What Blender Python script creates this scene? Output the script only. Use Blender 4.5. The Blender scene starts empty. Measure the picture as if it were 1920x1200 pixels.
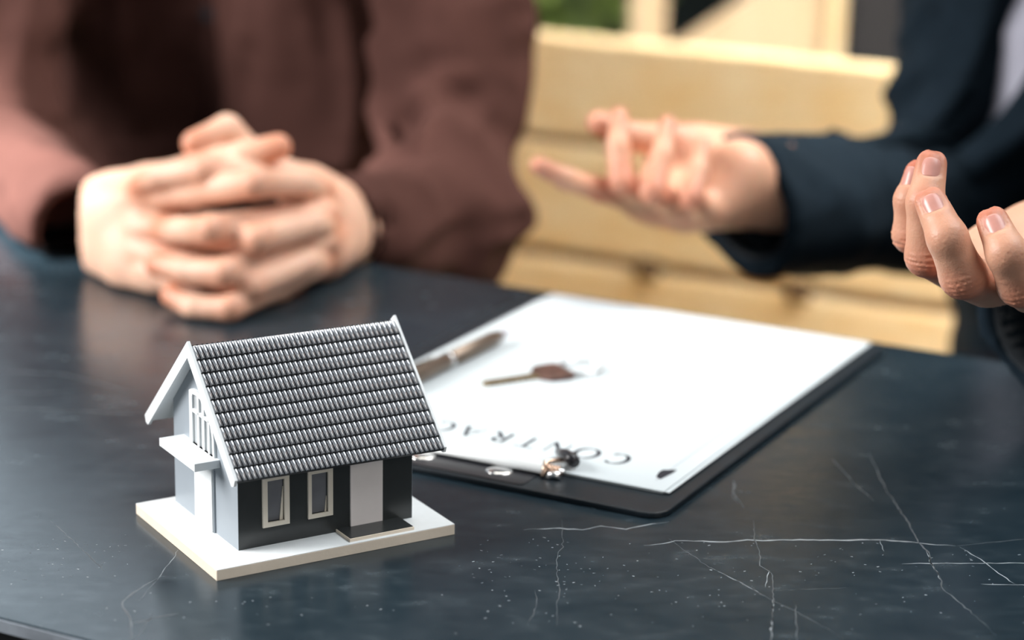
import bpy, bmesh, math, random
import numpy as np
from mathutils import Vector, Matrix
random.seed(7); rng = np.random.RandomState(11)
SC = bpy.context.scene
COL = SC.collection
Z0 = 0.75                                     # height of the table top above the floor

# ------------------------------------------------------------------ camera
FPX = 4329.5
CO = np.array([0.0, 0.0, 0.3917 + Z0])
CR = np.array([0.99982702, 0.00512204, 0.01787973])
CU = np.array([-0.01859893, 0.27534682, 0.96116503])
CF = np.array([0.0, 0.96133131, -0.27539446])
cd = bpy.data.cameras.new('camera'); cam = bpy.data.objects.new('camera', cd); COL.objects.link(cam)
cd.sensor_width = 36.0; cd.lens = FPX / 1920 * 36.0; cd.clip_start = 0.05; cd.clip_end = 60
cam.matrix_world = Matrix(((CR[0], CU[0], -CF[0], CO[0]), (CR[1], CU[1], -CF[1], CO[1]), (CR[2], CU[2], -CF[2], CO[2]), (0, 0, 0, 1)))
cd.dof.use_dof = True; cd.dof.focus_distance = 1.045; cd.dof.aperture_fstop = 4.2
SC.camera = cam

# ------------------------------------------------------------------ light and exposure
W = bpy.data.worlds.new('sky'); SC.world = W; W.use_nodes = True
bg = W.node_tree.nodes['Background']; bg.inputs[0].default_value = (0.86, 0.94, 1.0, 1); bg.inputs[1].default_value = 0.20
def area(name, loc, target, sx, sy, power, color):
    l = bpy.data.lights.new(name, 'AREA'); l.shape = 'RECTANGLE'; l.size = sx; l.size_y = sy; l.energy = power; l.color = color
    o = bpy.data.objects.new(name, l); COL.objects.link(o); o.location = loc
    o.rotation_euler = (Vector(target) - Vector(loc)).to_track_quat('-Z', 'Y').to_euler(); return o
area('window_light', (-1.75, 1.05, Z0 + 0.95), (-0.1, 1.35, Z0), 1.0, 0.9, 66, (1.0, 0.98, 0.96))
sk = area('skylight', (1.0, 1.1, Z0 + 1.75), (0.0, 0.98, Z0), 1.3, 1.3, 7.8, (0.95, 0.98, 1.0)); sk.data.spread = math.radians(80)
area('background_fill', (0.5, 2.75, Z0 + 2.3), (0.45, 3.9, 0.5), 2.2, 1.2, 42, (1.0, 0.95, 0.86))  # added fill for the things beyond the bench, not a real lamp
area('front_fill', (1.3, -1.1, Z0 + 1.0), (0.0, 1.0, Z0), 1.6, 1.2, 9, (1.0, 0.92, 0.83))  # added warm fill from behind the camera for the front faces
pl = area('bench_fill', (0.78, 1.62, Z0 + 1.15), (0.42, 2.30, Z0 - 0.05), 0.5, 0.5, 23, (1.0, 0.95, 0.88)); pl.data.spread = math.radians(90)  # unseen fill added to brighten the bench back
sl_ = bpy.data.lights.new('sunbeam', 'SPOT'); so = bpy.data.objects.new('sunbeam', sl_); COL.objects.link(so); so.location = (-1.9, 0.95, Z0 + 1.5)
so.rotation_euler = (Vector((-0.375, 1.61, Z0 + 0.05)) - so.location).to_track_quat('-Z', 'Y').to_euler(); sl_.spot_size = math.radians(9.5); sl_.spot_blend = 0.8; sl_.energy = 1900; sl_.shadow_soft_size = 0.05; sl_.color = (1.0, 0.97, 0.94)
vs = SC.view_settings; vs.view_transform = 'Standard'; vs.look = 'None'; vs.gamma = 1.0; vs.use_curve_mapping = False; vs.exposure = 0.1

# ------------------------------------------------------------------ helpers
def at(x, y, d):                              # world point seen at photo pixel (x, y) at depth d
    return CO + d * (CF + CR * (x - 960) / FPX - CU * (y - 600) / FPX)
def onz(x, y, z=0.0):
    r = CF + CR * (x - 960) / FPX - CU * (y - 600) / FPX
    return CO + r * ((z + Z0 - CO[2]) / r[2])
TA = 0.478                                    # the table and bench are turned by this angle
EU = np.array([math.cos(TA), -math.sin(TA), 0.0]); EV = np.array([math.sin(TA), math.cos(TA), 0.0]); EZ = np.array([0, 0, 1.0])
def T(u, v, z): return EU * u + EV * v + EZ * (z + Z0)
def onv(x, y, v):
    r = CF + CR * (x - 960) / FPX - CU * (y - 600) / FPX
    return CO + r * ((v - CO @ EV) / (r @ EV))

def new_mat(name):
    m = bpy.data.materials.new(name); m.use_nodes = True
    return m, m.node_tree, m.node_tree.nodes['Principled BSDF']
def mat(name, col, rough=0.5, spec=0.5, metal=0.0, var=0.0, vscale=20.0, bump=0.0, bscale=200.0, stretch=None, sss=0.0, coat=0.0, sheen=0.0, col2=None):
    m, nt, b = new_mat(name)
    b.inputs['Roughness'].default_value = rough; b.inputs['Specular IOR Level'].default_value = spec; b.inputs['Metallic'].default_value = metal
    b.inputs['Coat Weight'].default_value = coat; b.inputs['Coat Roughness'].default_value = 0.15
    if sheen: b.inputs['Sheen Weight'].default_value = sheen; b.inputs['Sheen Roughness'].default_value = 0.5
    if sss:
        b.inputs['Subsurface Weight'].default_value = sss; b.inputs['Subsurface Radius'].default_value = (1.0, 0.35, 0.2); b.inputs['Subsurface Scale'].default_value = 0.006
    tc = nt.nodes.new('ShaderNodeTexCoord'); mp = nt.nodes.new('ShaderNodeMapping'); nt.links.new(tc.outputs['Object'], mp.inputs[0])
    if stretch: mp.inputs['Scale'].default_value = stretch
    n = nt.nodes.new('ShaderNodeTexNoise'); n.inputs['Scale'].default_value = vscale; n.inputs['Detail'].default_value = 4; nt.links.new(mp.outputs[0], n.inputs['Vector'])
    cr = nt.nodes.new('ShaderNodeValToRGB'); c = np.array(col)
    c2 = np.array(col2) if col2 is not None else c * (1 + var)
    c1 = c if col2 is not None else c * (1 - var)
    cr.color_ramp.elements[0].position = 0.3; cr.color_ramp.elements[1].position = 0.7
    cr.color_ramp.elements[0].color = (*c1, 1); cr.color_ramp.elements[1].color = (*np.clip(c2, 0, 1), 1)
    nt.links.new(n.outputs[0], cr.inputs[0]); nt.links.new(cr.outputs[0], b.inputs['Base Color'])
    if bump:
        n2 = nt.nodes.new('ShaderNodeTexNoise'); n2.inputs['Scale'].default_value = bscale; n2.inputs['Detail'].default_value = 3; nt.links.new(mp.outputs[0], n2.inputs['Vector'])
        bp = nt.nodes.new('ShaderNodeBump'); bp.inputs['Strength'].default_value = bump; bp.inputs['Distance'].default_value = 0.001
        nt.links.new(n2.outputs[0], bp.inputs['Height']); nt.links.new(bp.outputs[0], b.inputs['Normal'])
    return m

def link(o, parent=None):
    COL.objects.link(o)
    if parent is not None: o.parent = parent
    return o
def tag(o, label=None, cat=None, group=None, kind=None):
    for k, v in (('label', label), ('category', cat), ('group', group), ('kind', kind)):
        if v: o[k] = v
    return o
def empty(name, loc, rz=0.0, label=None, cat=None):
    o = bpy.data.objects.new(name, None); o.location = loc; o.rotation_euler = (0, 0, rz); o.empty_display_size = 0.02
    COL.objects.link(o); return tag(o, label, cat)
def mesh_obj(name, me, m, parent=None, world=True):
    """world=True: the mesh is written in world coordinates; keep it there under its parent."""
    o = bpy.data.objects.new(name, me)
    if m is not None and not me.materials: me.materials.append(m)
    link(o, parent)
    if world and parent is not None:
        bpy_m = parent_world(parent); o.matrix_parent_inverse = bpy_m.inverted()
    return o
def parent_world(p):
    M = Matrix.LocRotScale(p.location, p.rotation_euler, p.scale)
    if p.parent is not None: M = parent_world(p.parent) @ p.matrix_parent_inverse @ M
    return M
def pydata(name, V, F, smooth=False):
    me = bpy.data.meshes.new(name); me.from_pydata([tuple(map(float, v)) for v in V], [], F); me.update()
    if smooth: me.polygons.foreach_set('use_smooth', [True] * len(me.polygons))
    return me
def bm_mesh(name, bm, smooth=False):
    me = bpy.data.meshes.new(name); bm.to_mesh(me); bm.free()
    if smooth: me.polygons.foreach_set('use_smooth', [True] * len(me.polygons))
    return me
def box(bm, lo, hi, bev=0.0, M=None, seg=2):
    r = bmesh.ops.create_cube(bm, size=1.0); vs_ = r['verts']
    for v in vs_:
        v.co = Vector([lo[i] + (hi[i] - lo[i]) * (v.co[i] + 0.5) for i in range(3)])
    if bev > 0:
        es = list({e for v in vs_ for e in v.link_edges})
        rr = bmesh.ops.bevel(bm, geom=es, offset=bev, segments=seg, affect='EDGES', profile=0.5)
        vs_ = list({v for f in rr['faces'] for v in f.verts} | {v for v in vs_ if v.is_valid})
    if M is not None:
        for v in vs_: v.co = M @ v.co
    return vs_
def boxm(name, lo, hi, bev=0.0, M=None):
    bm = bmesh.new(); box(bm, lo, hi, bev, M); return bm_mesh(name, bm)
def tube(bm, pts, rad, n=12, cap=True):
    pts = [np.array(p, float) for p in pts]
    if np.isscalar(rad): rad = [rad] * len(pts)
    rings = []; ref = None
    for i, p in enumerate(pts):
        a = pts[min(i + 1, len(pts) - 1)] - pts[max(i - 1, 0)]; a = a / np.linalg.norm(a)
        if ref is None: ref = np.array([0, 0, 1.0]) if abs(a[2]) < 0.9 else np.array([1.0, 0, 0])
        x = ref - a * (ref @ a); x /= np.linalg.norm(x); ref = x; y = np.cross(a, x)
        rings.append([bm.verts.new(p + rad[i] * (math.cos(2 * math.pi * k / n) * x + math.sin(2 * math.pi * k / n) * y)) for k in range(n)])
    for A, B in zip(rings, rings[1:]):
        for k in range(n): bm.faces.new((A[k], A[(k + 1) % n], B[(k + 1) % n], B[k]))
    if cap:
        bm.faces.new(rings[0][::-1]); bm.faces.new(rings[-1])
def tubem(name, pts, rad, n=12, smooth=True):
    bm = bmesh.new(); tube(bm, pts, rad, n); return bm_mesh(name, bm, smooth)
def prism(bm, poly, ax, val0, val1):
    """extrude a 2-D polygon along axis ax (0,1,2) from val0 to val1"""
    def P(p, v):
        q = list(p); q.insert(ax, v); return q
    A = [bm.verts.new(P(p, val0)) for p in poly]; B = [bm.verts.new(P(p, val1)) for p in poly]
    n = len(poly)
    bm.faces.new(A[::-1]); bm.faces.new(B)
    for k in range(n): bm.faces.new((A[k], A[(k + 1) % n], B[(k + 1) % n], B[k]))
    bmesh.ops.recalc_face_normals(bm, faces=bm.faces[:])
def frame_prism(bm, outer, inner, ax, v0, v1):
    def P(p, v):
        q = list(p); q.insert(ax, v); return q
    n = len(outer)
    O0 = [bm.verts.new(P(p, v0)) for p in outer]; O1 = [bm.verts.new(P(p, v1)) for p in outer]
    I0 = [bm.verts.new(P(p, v0)) for p in inner]; I1 = [bm.verts.new(P(p, v1)) for p in inner]
    for k in range(n):
        j = (k + 1) % n
        for q in ((O0[k], O0[j], O1[j], O1[k]), (I0[j], I0[k], I1[k], I1[j]), (O1[k], O1[j], I1[j], I1[k]), (O0[j], O0[k], I0[k], I0[j])): bm.faces.new(q)
    bmesh.ops.recalc_face_normals(bm, faces=bm.faces[:])

# ------------------------------------------------------------------ implicit surfaces (for bodies and clothes)
def vnoise(P, f, seed=0):
    r = np.random.RandomState(seed); N = 24; G = r.rand(N, N, N).astype(np.float32)
    Q = P * f; I = np.floor(Q).astype(int); w = (Q - I); w = w * w * (3 - 2 * w); I %= N; J = (I + 1) % N
    x, y, z = w[..., 0], w[..., 1], w[..., 2]
    g = lambda a, b, c: G[a[..., 0], b[..., 1], c[..., 2]]
    c00 = g(I, I, I) * (1 - x) + g(J, I, I) * x; c10 = g(I, J, I) * (1 - x) + g(J, J, I) * x
    c01 = g(I, I, J) * (1 - x) + g(J, I, J) * x; c11 = g(I, J, J) * (1 - x) + g(J, J, J) * x
    return ((c00 * (1 - y) + c10 * y) * (1 - z) + (c01 * (1 - y) + c11 * y) * z) * 2 - 1
def smin(a, b, k):
    if k <= 0: return np.minimum(a, b)
    h = np.maximum(k - np.abs(a - b), 0) / k
    return np.minimum(a, b) - h * h * k * 0.25
class Field:
    def __init__(s, lo, hi, vox):
        s.lo = np.array(lo, float); s.vox = vox; s.n = np.ceil((np.array(hi) - s.lo) / vox).astype(int) + 1
        s.ax = [s.lo[i] + vox * np.arange(s.n[i]) for i in range(3)]
        s.D = np.full(s.n, 0.2, np.float32)
    def sub(s, lo, hi):
        a = np.clip(np.floor((np.array(lo) - s.lo) / s.vox).astype(int), 0, s.n); b = np.clip(np.ceil((np.array(hi) - s.lo) / s.vox).astype(int) + 1, 0, s.n)
        sl = tuple(slice(a[i], b[i]) for i in range(3))
        X, Y, Z = np.meshgrid(*[s.ax[i][sl[i]] for i in range(3)], indexing='ij')
        return sl, np.stack([X, Y, Z], -1)
    def chain(s, pts, rad, k=0.004, m=0.02):
        """distance to a chain of tapered capsules over its own sub-box"""
        pts = np.array(pts, float); R = max(rad) + m
        sl, P = s.sub(pts.min(0) - R, pts.max(0) + R); d = None
        if P.size == 0: return sl, np.zeros(P.shape[:-1])
        for a, b, ra, rb in zip(pts, pts[1:], rad, rad[1:]):
            ba = b - a; t = np.clip((P - a) @ ba / (ba @ ba), 0, 1)
            e = np.linalg.norm(P - a - t[..., None] * ba, axis=-1) - (ra + (rb - ra) * t)
            d = e if d is None else smin(d, e, k)
        return sl, d
    def ell(s, c, r, R=None, m=0.03):
        c = np.array(c, float); r = np.array(r, float); q = max(r) + m
        sl, P = s.sub(c - q, c + q); Q = P - c
        if R is not None: Q = Q @ np.array(R).T
        k0 = np.linalg.norm(Q / r, axis=-1); k1 = np.linalg.norm(Q / (r * r), axis=-1) + 1e-9
        return sl, k0 * (k0 - 1) / k1
    def add(s, sd, k=0.01): sl, d = sd; s.D[sl] = smin(s.D[sl], d, k)
    def cut(s, sd):
        sl, d = sd; s.D[sl] = np.maximum(s.D[sl], -d)
    def fold(s, amp, f, seed, stretch=(1, 1, 1), ridge=True, where=None):
        idx = np.argwhere(np.abs(s.D) < 0.03 + amp); P = s.lo + idx * s.vox
        n = vnoise(P * np.array(stretch) + 7.3 + 0.012 * vnoise(P, 14, seed + 5)[:, None], f, seed)
        if ridge: n = 1 - 2.2 * np.abs(n)
        w = 1.0 if where is None else where(P)
        s.D[tuple(idx.T)] -= amp * n * w
    def cast(s, o, d, tmax=0.6):
        o = np.array(o, float); d = np.array(d, float); d /= np.linalg.norm(d); t = 0.0
        while t < tmax:
            i = np.round((o + d * t - s.lo) / s.vox).astype(int)
            if (i >= 0).all() and (i < s.n).all() and s.D[tuple(i)] < 0: return o + d * t
            t += s.vox * 0.5
        return None
    def mesh(s, name, relax=1):
        D = s.D; n = s.n; S = D < 0
        c = np.zeros(n - 1, np.int8)
        for i in (0, 1):
            for j in (0, 1):
                for k in (0, 1): c += S[i:n[0] - 1 + i, j:n[1] - 1 + j, k:n[2] - 1 + k]
        act = (c > 0) & (c < 8); idx = np.argwhere(act); ids = -np.ones(n - 1, np.int64); ids[act] = np.arange(len(idx))
        acc = np.zeros((len(idx), 3)); cnt = np.zeros(len(idx))
        cor = [(i, j, k) for i in (0, 1) for j in (0, 1) for k in (0, 1)]
        val = {q: D[idx[:, 0] + q[0], idx[:, 1] + q[1], idx[:, 2] + q[2]] for q in cor}
        for q in cor:
            for a in range(3):
                if q[a] == 0:
                    p = list(q); p[a] = 1; p = tuple(p); A, B = val[q], val[p]; m = (A < 0) != (B < 0)
                    t = np.where(m, A / np.where(m, A - B, 1), 0); pt = np.array(q, float)[None] + 0 * acc; pt[:, a] += t
                    acc[m] += pt[m]; cnt[m] += 1
        V = s.lo + (idx + acc / cnt[:, None]) * s.vox
        F = []
        for a in range(3):
            b, d = (a + 1) % 3, (a + 2) % 3
            lo_ = [slice(1, n[i] - 1) for i in range(3)]; lo_[a] = slice(0, n[a] - 1)
            hi_ = list(lo_); hi_[a] = slice(1, n[a])
            A, B = S[tuple(lo_)], S[tuple(hi_)]
            for m, flip in ((A & ~B, False), (~A & B, True)):
                e = np.argwhere(m)
                if len(e) == 0: continue
                off = np.ones(3, int); off[a] = 0; e = e + off
                def g(db, dd):
                    q = e.copy(); q[:, b] -= db; q[:, d] -= dd; return ids[q[:, 0], q[:, 1], q[:, 2]]
                Q = np.stack([g(1, 1), g(0, 1), g(0, 0), g(1, 0)], 1)
                F.append(Q[:, ::-1] if flip else Q)
        F = np.concatenate(F)
        for _ in range(relax):
            sm = np.zeros_like(V); ct = np.zeros(len(V))
            for k in range(4):
                i, j = F[:, k], F[:, (k + 1) % 4]
                np.add.at(sm, i, V[j]); np.add.at(ct, i, 1)
            V = 0.5 * V + 0.5 * sm / np.maximum(ct, 1)[:, None]
        return V, F
def np_mesh(name, V, F, smooth=True):
    me = bpy.data.meshes.new(name); me.vertices.add(len(V)); me.vertices.foreach_set('co', V.astype(np.float32).ravel())
    me.loops.add(F.size); me.loops.foreach_set('vertex_index', F.ravel().astype(np.int32))
    me.polygons.add(len(F)); me.polygons.foreach_set('loop_start', np.arange(0, F.size, 4, dtype=np.int32))
    me.update(calc_edges=True); me.polygons.foreach_set('use_smooth', [smooth] * len(F)); me.validate(); return me
def join_vf(parts):
    V = []; F = []; n = 0
    for v, f in parts: V.append(v); F.append(f + n); n += len(v)
    return np.concatenate(V), np.concatenate(F)

# ------------------------------------------------------------------ materials
def srgb(r, g, b): return tuple(((c / 255) / 12.92 if c < 10.3 else ((c / 255 + 0.055) / 1.055) ** 2.4) for c in (r, g, b))
def stone_mat():
    m, nt, b = new_mat('dark_stone'); L = nt.links.new
    tc = nt.nodes.new('ShaderNodeTexCoord'); mp = nt.nodes.new('ShaderNodeMapping'); L(tc.outputs['Object'], mp.inputs[0]); mp.inputs['Scale'].default_value = (1.0, 1.7, 1)
    n = nt.nodes.new('ShaderNodeTexNoise'); n.inputs['Scale'].default_value = 34; n.inputs['Detail'].default_value = 8; n.inputs['Roughness'].default_value = 0.62; L(mp.outputs[0], n.inputs['Vector'])
    n2 = nt.nodes.new('ShaderNodeTexNoise'); n2.inputs['Scale'].default_value = 95; n2.inputs['Detail'].default_value = 5; L(mp.outputs[0], n2.inputs['Vector'])
    mx = nt.nodes.new('ShaderNodeMath'); mx.operation = 'MULTIPLY_ADD'; L(n2.outputs[0], mx.inputs[0]); mx.inputs[1].default_value = 0.45; L(n.outputs[0], mx.inputs[2])
    cr = nt.nodes.new('ShaderNodeValToRGB'); e = cr.color_ramp.elements
    e[0].position = 0.50; e[0].color = (0.010, 0.020, 0.028, 1); e[1].position = 1.0; e[1].color = (0.038, 0.055, 0.067, 1)
    q = e.new(0.80); q.color = (0.016, 0.028, 0.037, 1)
    L(mx.outputs[0], cr.inputs[0]); L(cr.outputs[0], b.inputs['Base Color'])
    rr = nt.nodes.new('ShaderNodeMapRange'); L(mx.outputs[0], rr.inputs[0]); rr.inputs[1].default_value = 0.5; rr.inputs[2].default_value = 1.0; rr.inputs[3].default_value = 0.20; rr.inputs[4].default_value = 0.29
    L(rr.outputs[0], b.inputs['Roughness']); b.inputs['Specular IOR Level'].default_value = 0.45
    bp = nt.nodes.new('ShaderNodeBump'); bp.inputs['Strength'].default_value = 0.12; bp.inputs['Distance'].default_value = 0.0005; L(mx.outputs[0], bp.inputs['Height']); L(bp.outputs[0], b.inputs['Normal'])
    return m
def wood_mat(name, c1, c2, rough=0.5, ax=(1.2, 14, 14)):
    m = mat(name, c1, rough, 0.35, vscale=3.0, stretch=ax, col2=c2, bump=0.1, bscale=30); return m
def skin_mat(name, col, col2, fine=0.25):
    m, nt, b = new_mat(name); L = nt.links.new
    b.inputs['Roughness'].default_value = 0.46; b.inputs['Specular IOR Level'].default_value = 0.4
    b.inputs['Subsurface Weight'].default_value = 0.22; b.inputs['Subsurface Radius'].default_value = (1.0, 0.35, 0.18); b.inputs['Subsurface Scale'].default_value = 0.005
    tc = nt.nodes.new('ShaderNodeTexCoord')
    n = nt.nodes.new('ShaderNodeTexNoise'); n.inputs['Scale'].default_value = 42; n.inputs['Detail'].default_value = 3; L(tc.outputs['Object'], n.inputs['Vector'])
    at_ = nt.nodes.new('ShaderNodeAttribute'); at_.attribute_name = 'flush'
    ad = nt.nodes.new('ShaderNodeMath'); ad.operation = 'MULTIPLY_ADD'; L(n.outputs[0], ad.inputs[0]); ad.inputs[1].default_value = 0.45; L(at_.outputs['Fac'], ad.inputs[2])
    cr = nt.nodes.new('ShaderNodeValToRGB'); cr.color_ramp.elements[0].position = 0.12; cr.color_ramp.elements[1].position = 0.95
    cr.color_ramp.elements[0].color = (*col, 1); cr.color_ramp.elements[1].color = (*col2, 1); L(ad.outputs[0], cr.inputs[0]); L(cr.outputs[0], b.inputs['Base Color'])
    v = nt.nodes.new('ShaderNodeTexVoronoi'); v.inputs['Scale'].default_value = 900; L(tc.outputs['Object'], v.inputs['Vector'])
    n3 = nt.nodes.new('ShaderNodeTexNoise'); n3.inputs['Scale'].default_value = 260; n3.inputs['Detail'].default_value = 4; L(tc.outputs['Object'], n3.inputs['Vector'])
    a2 = nt.nodes.new('ShaderNodeMath'); a2.operation = 'MULTIPLY_ADD'; L(v.outputs[0], a2.inputs[0]); a2.inputs[1].default_value = 0.4; L(n3.outputs[0], a2.inputs[2])
    bp = nt.nodes.new('ShaderNodeBump'); bp.inputs['Strength'].default_value = fine; bp.inputs['Distance'].default_value = 0.0006; L(a2.outputs[0], bp.inputs['Height']); L(bp.outputs[0], b.inputs['Normal'])
    return m
M = dict(
    stone=stone_mat(), stone_edge=mat('highlight_stone_edge', (0.24, 0.27, 0.31), 0.4, var=0.3, vscale=60),  # paler edge: light caught along the rim is put into the colour
    vein=mat('stone_vein', (0.30, 0.33, 0.35), 0.45, var=0.4, vscale=90), vein_faint=mat('faint_stone_vein', (0.085, 0.098, 0.108), 0.4, var=0.35, vscale=70),
    iron=mat('black_metal', (0.02, 0.02, 0.022), 0.4, 0.5, var=0.2),
    white=mat('white_card', (0.79, 0.825, 0.84), 0.55, 0.4, var=0.02, vscale=200, bump=0.05, bscale=600),
    cream=mat('cream_card', (0.78, 0.72, 0.62), 0.6, 0.3, var=0.04, vscale=120),
    base_card=mat('cream_white_board', (0.84, 0.73, 0.60), 0.55, 0.3, var=0.04, vscale=90, bump=0.08, bscale=500),
    greywall=mat('pale_grey_card', (0.31, 0.35, 0.39), 0.35, 0.5, var=0.03, vscale=60),
    charcoal=mat('charcoal_card', (0.033, 0.037, 0.038), 0.25, 0.5, var=0.15, vscale=40),
    tile_edge_shade=mat('black_tile_edge_shade', (0.012, 0.014, 0.018), 0.5, 0.3, var=0.2), tile=mat('glossy_grey_tile', (0.68, 0.70, 0.74), 0.27, 0.6, metal=0.85, var=0.10, vscale=300, coat=0.3),  # dark edge: black course ends, plus shade painted into the valleys
    under=mat('grey_brown_fascia', (0.14, 0.125, 0.11), 0.6, var=0.3, vscale=150),
    door=mat('pinkish_white_card', (0.92, 0.86, 0.84), 0.5, 0.3, var=0.04, vscale=50),
    board=mat('black_board', (0.009, 0.015, 0.021), 0.42, 0.35, var=0.2, vscale=80, bump=0.1, bscale=800),
    paper=mat('white_paper', (0.59, 0.645, 0.67), 0.7, 0.2, var=0.01, vscale=12),
    ink=mat('dark_ink', (0.025, 0.027, 0.035), 0.6, 0.2), ink_grey=mat('grey_ink', (0.30, 0.31, 0.34), 0.6, 0.2),
    jaw=mat('bright_nickel', (0.88, 0.90, 0.90), 0.42, 0.6, metal=0.35), chrome=mat('polished_steel', (0.82, 0.82, 0.82), 0.14, 0.5, metal=1.0), plastic=mat('black_plastic', (0.012, 0.012, 0.016), 0.3, 0.5),
    brass=mat('warm_steel', (0.72, 0.52, 0.40), 0.25, 0.5, metal=1.0), keybrass=mat('old_brass', (0.30, 0.22, 0.12), 0.35, 0.5, metal=0.7, var=0.25, vscale=300),
    keyhead=mat('brown_key_head', (0.10, 0.05, 0.038), 0.4, 0.4, var=0.5, vscale=120),
    pen=mat('bronze_pen', (0.20, 0.15, 0.115), 0.3, 0.5, metal=0.6, var=0.2, vscale=60), pencap=mat('silver_lilac_metal', (0.45, 0.42, 0.48), 0.3, 0.5, metal=0.5),
    shirt=mat('brown_cotton', (0.062, 0.027, 0.022), 0.9, 0.1, var=0.08, vscale=60, bump=0.3, bscale=900),
    suit=mat('navy_wool', (0.0075, 0.0145, 0.022), 0.9, 0.1, var=0.12, vscale=80, bump=0.3, bscale=900),
    lining=mat('satin_lining', (0.006, 0.011, 0.016), 0.6, 0.5, var=0.2), dress=mat('pale_lilac_cotton', (0.42, 0.42, 0.50), 0.8, 0.2, var=0.05, vscale=60),
    denim=mat('dark_trousers', (0.02, 0.022, 0.028), 0.9, 0.1, var=0.2), leather=mat('black_leather', (0.01, 0.01, 0.011), 0.4, 0.4),
    button=mat('dark_button', (0.006, 0.012, 0.018), 0.4, 0.4), hair=mat('black_hair', (0.012, 0.010, 0.009), 0.5, 0.4, var=0.4, vscale=200),
    nail=mat('fingernail', (0.60, 0.29, 0.24), 0.30, 0.45, var=0.08, vscale=150, sss=0.1), eye=mat('eye_white', (0.8, 0.8, 0.78), 0.2),
    skin1=skin_mat('warm_skin', srgb(226, 186, 162), srgb(194, 120, 88), 0.1), skin2=skin_mat('fair_skin', srgb(215, 167, 139), srgb(184, 108, 84), 0.3),
    pine=wood_mat('honey_pine', (0.78, 0.56, 0.29), (0.84, 0.68, 0.43)), pine2=wood_mat('pale_pine', (0.52, 0.38, 0.23), (0.60, 0.47, 0.31), ax=(14, 14, 1.2)),
    gap=mat('dark_bracket_wood', (0.10, 0.06, 0.03), 0.6, var=0.3), wall=mat('dark_green_grey_plaster', (0.020, 0.028, 0.028), 0.8, 0.2, var=0.2, vscale=3),
    window=mat('pale_blue_glass', (0.32, 0.40, 0.46), 0.1, 0.5), floor=mat('grey_concrete', (0.055, 0.06, 0.062), 0.6, 0.4, var=0.25, vscale=4),
    leaf=mat('fresh_leaf', (0.42, 0.56, 0.17), 0.5, 0.4, var=0.4, vscale=9), pot=mat('grey_pot', (0.12, 0.13, 0.13), 0.6), soil=mat('potting_soil', (0.02, 0.014, 0.01), 0.9),
    darkpanel=mat('charcoal_panel', (0.030, 0.028, 0.030), 0.7, var=0.15, vscale=5), lightpane=mat('pale_window_pane', (0.46, 0.49, 0.51), 0.3, 0.5, var=0.12, vscale=90), shade=mat('window_pane', (0.26, 0.27, 0.30), 0.25, 0.5, var=0.15, vscale=60),
)
M['added_glow'], nt_, b_ = new_mat('added_glow_pane'); b_.inputs['Base Color'].default_value = (0.3, 0.36, 0.4, 1); b_.inputs['Emission Color'].default_value = (0.78, 0.90, 1.0, 1); b_.inputs['Emission Strength'].default_value = 3.2  # glow added to give the table a bright reflection
g = M['shade'].node_tree.nodes['Principled BSDF']; g.inputs['Transmission Weight'].default_value = 0.35; g.inputs['Alpha'].default_value = 1.0
# ------------------------------------------------------------------ room
fl = mesh_obj('floor', boxm('floor', (-4, -2.5, -0.05), (4.5, 6.6, 0.0)), M['floor']); tag(fl, kind='structure')
wb = mesh_obj('wall_back', boxm('wall_back', (-4, 6.0, 0), (4.5, 6.12, 3.4)), M['wall']); tag(wb, kind='structure')
for nm, x in (('wall_left', -4.12), ('wall_right', 4.5)):
    tag(mesh_obj(nm, boxm(nm, (x, -2.5, 0), (x + 0.12, 6.12, 3.4)), M['wall']), kind='structure')
wn = mesh_obj('added_glow_window', boxm('added_glow_window', (-3.3, 5.975, 2.05), (-0.55, 5.995, 3.3)), M['added_glow']); tag(wn, kind='structure')  # unseen bright window, added for its reflection in the table
bm = bmesh.new()
frame_prism(bm, [(-3.36, 1.99), (-0.49, 1.99), (-0.49, 3.36), (-3.36, 3.36)], [(-3.3, 2.05), (-0.55, 2.05), (-0.55, 3.3), (-3.3, 3.3)], 1, 5.95, 5.999)
for xm in (-2.39, -1.47): box(bm, (xm - 0.02, 5.955, 2.05), (xm + 0.02, 5.974, 3.3))
mesh_obj('window_frame', bm_mesh('window_frame', bm), M['darkpanel'], wn)  # frame and bars around the added window

# ------------------------------------------------------------------ table
U0, U1, V0, V1 = -1.62, 0.30, 0.6995, 1.285
tb = empty('table', tuple(T(-0.66, 0.99, 0) - EZ * Z0), -TA, 'dark veined stone topped table with the model house and clipboard on it', 'table')
MT = Matrix.Rotation(-TA, 4, 'Z')
def tbox(name, u0, u1, v0, v1, z0, z1, m, bev=0.0, parent=tb):
    c = T((u0 + u1) / 2, (v0 + v1) / 2, (z0 + z1) / 2); h = ((u1 - u0) / 2, (v1 - v0) / 2, (z1 - z0) / 2)
    return mesh_obj(name, boxm(name, [-x for x in h], h, bev, Matrix.Translation(c) @ MT), m, parent)
slab = tbox('tabletop', U0, U1, V0, V1, -0.006, 0, M['stone'], 0.0006)
ed = tbox('edge_band', U0 - 0.0006, U1 + 0.0006, V0 - 0.0008, V1 + 0.0006, -0.0062, -0.0007, M['stone_edge'], 0.0)  # band coloured paler to paint the edge highlight
tbox('underframe', U0 + 0.012, U1 - 0.012, V0 + 0.012, V1 - 0.012, -0.045, -0.0062, M['iron'], 0.002)
for (a, b) in ((U0 + .05, V0 + .05), (U1 - .05, V0 + .05), (U0 + .05, V1 - .05), (U1 - .05, V1 - .05)):
    tbox('leg', a - .022, a + .022, b - .022, b + .022, -0.75, -0.045, M['iron'], 0.003)
def Z8(p): return [(800 + x / 1.714, 900 + y / 1.714) for x, y in p]
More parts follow.
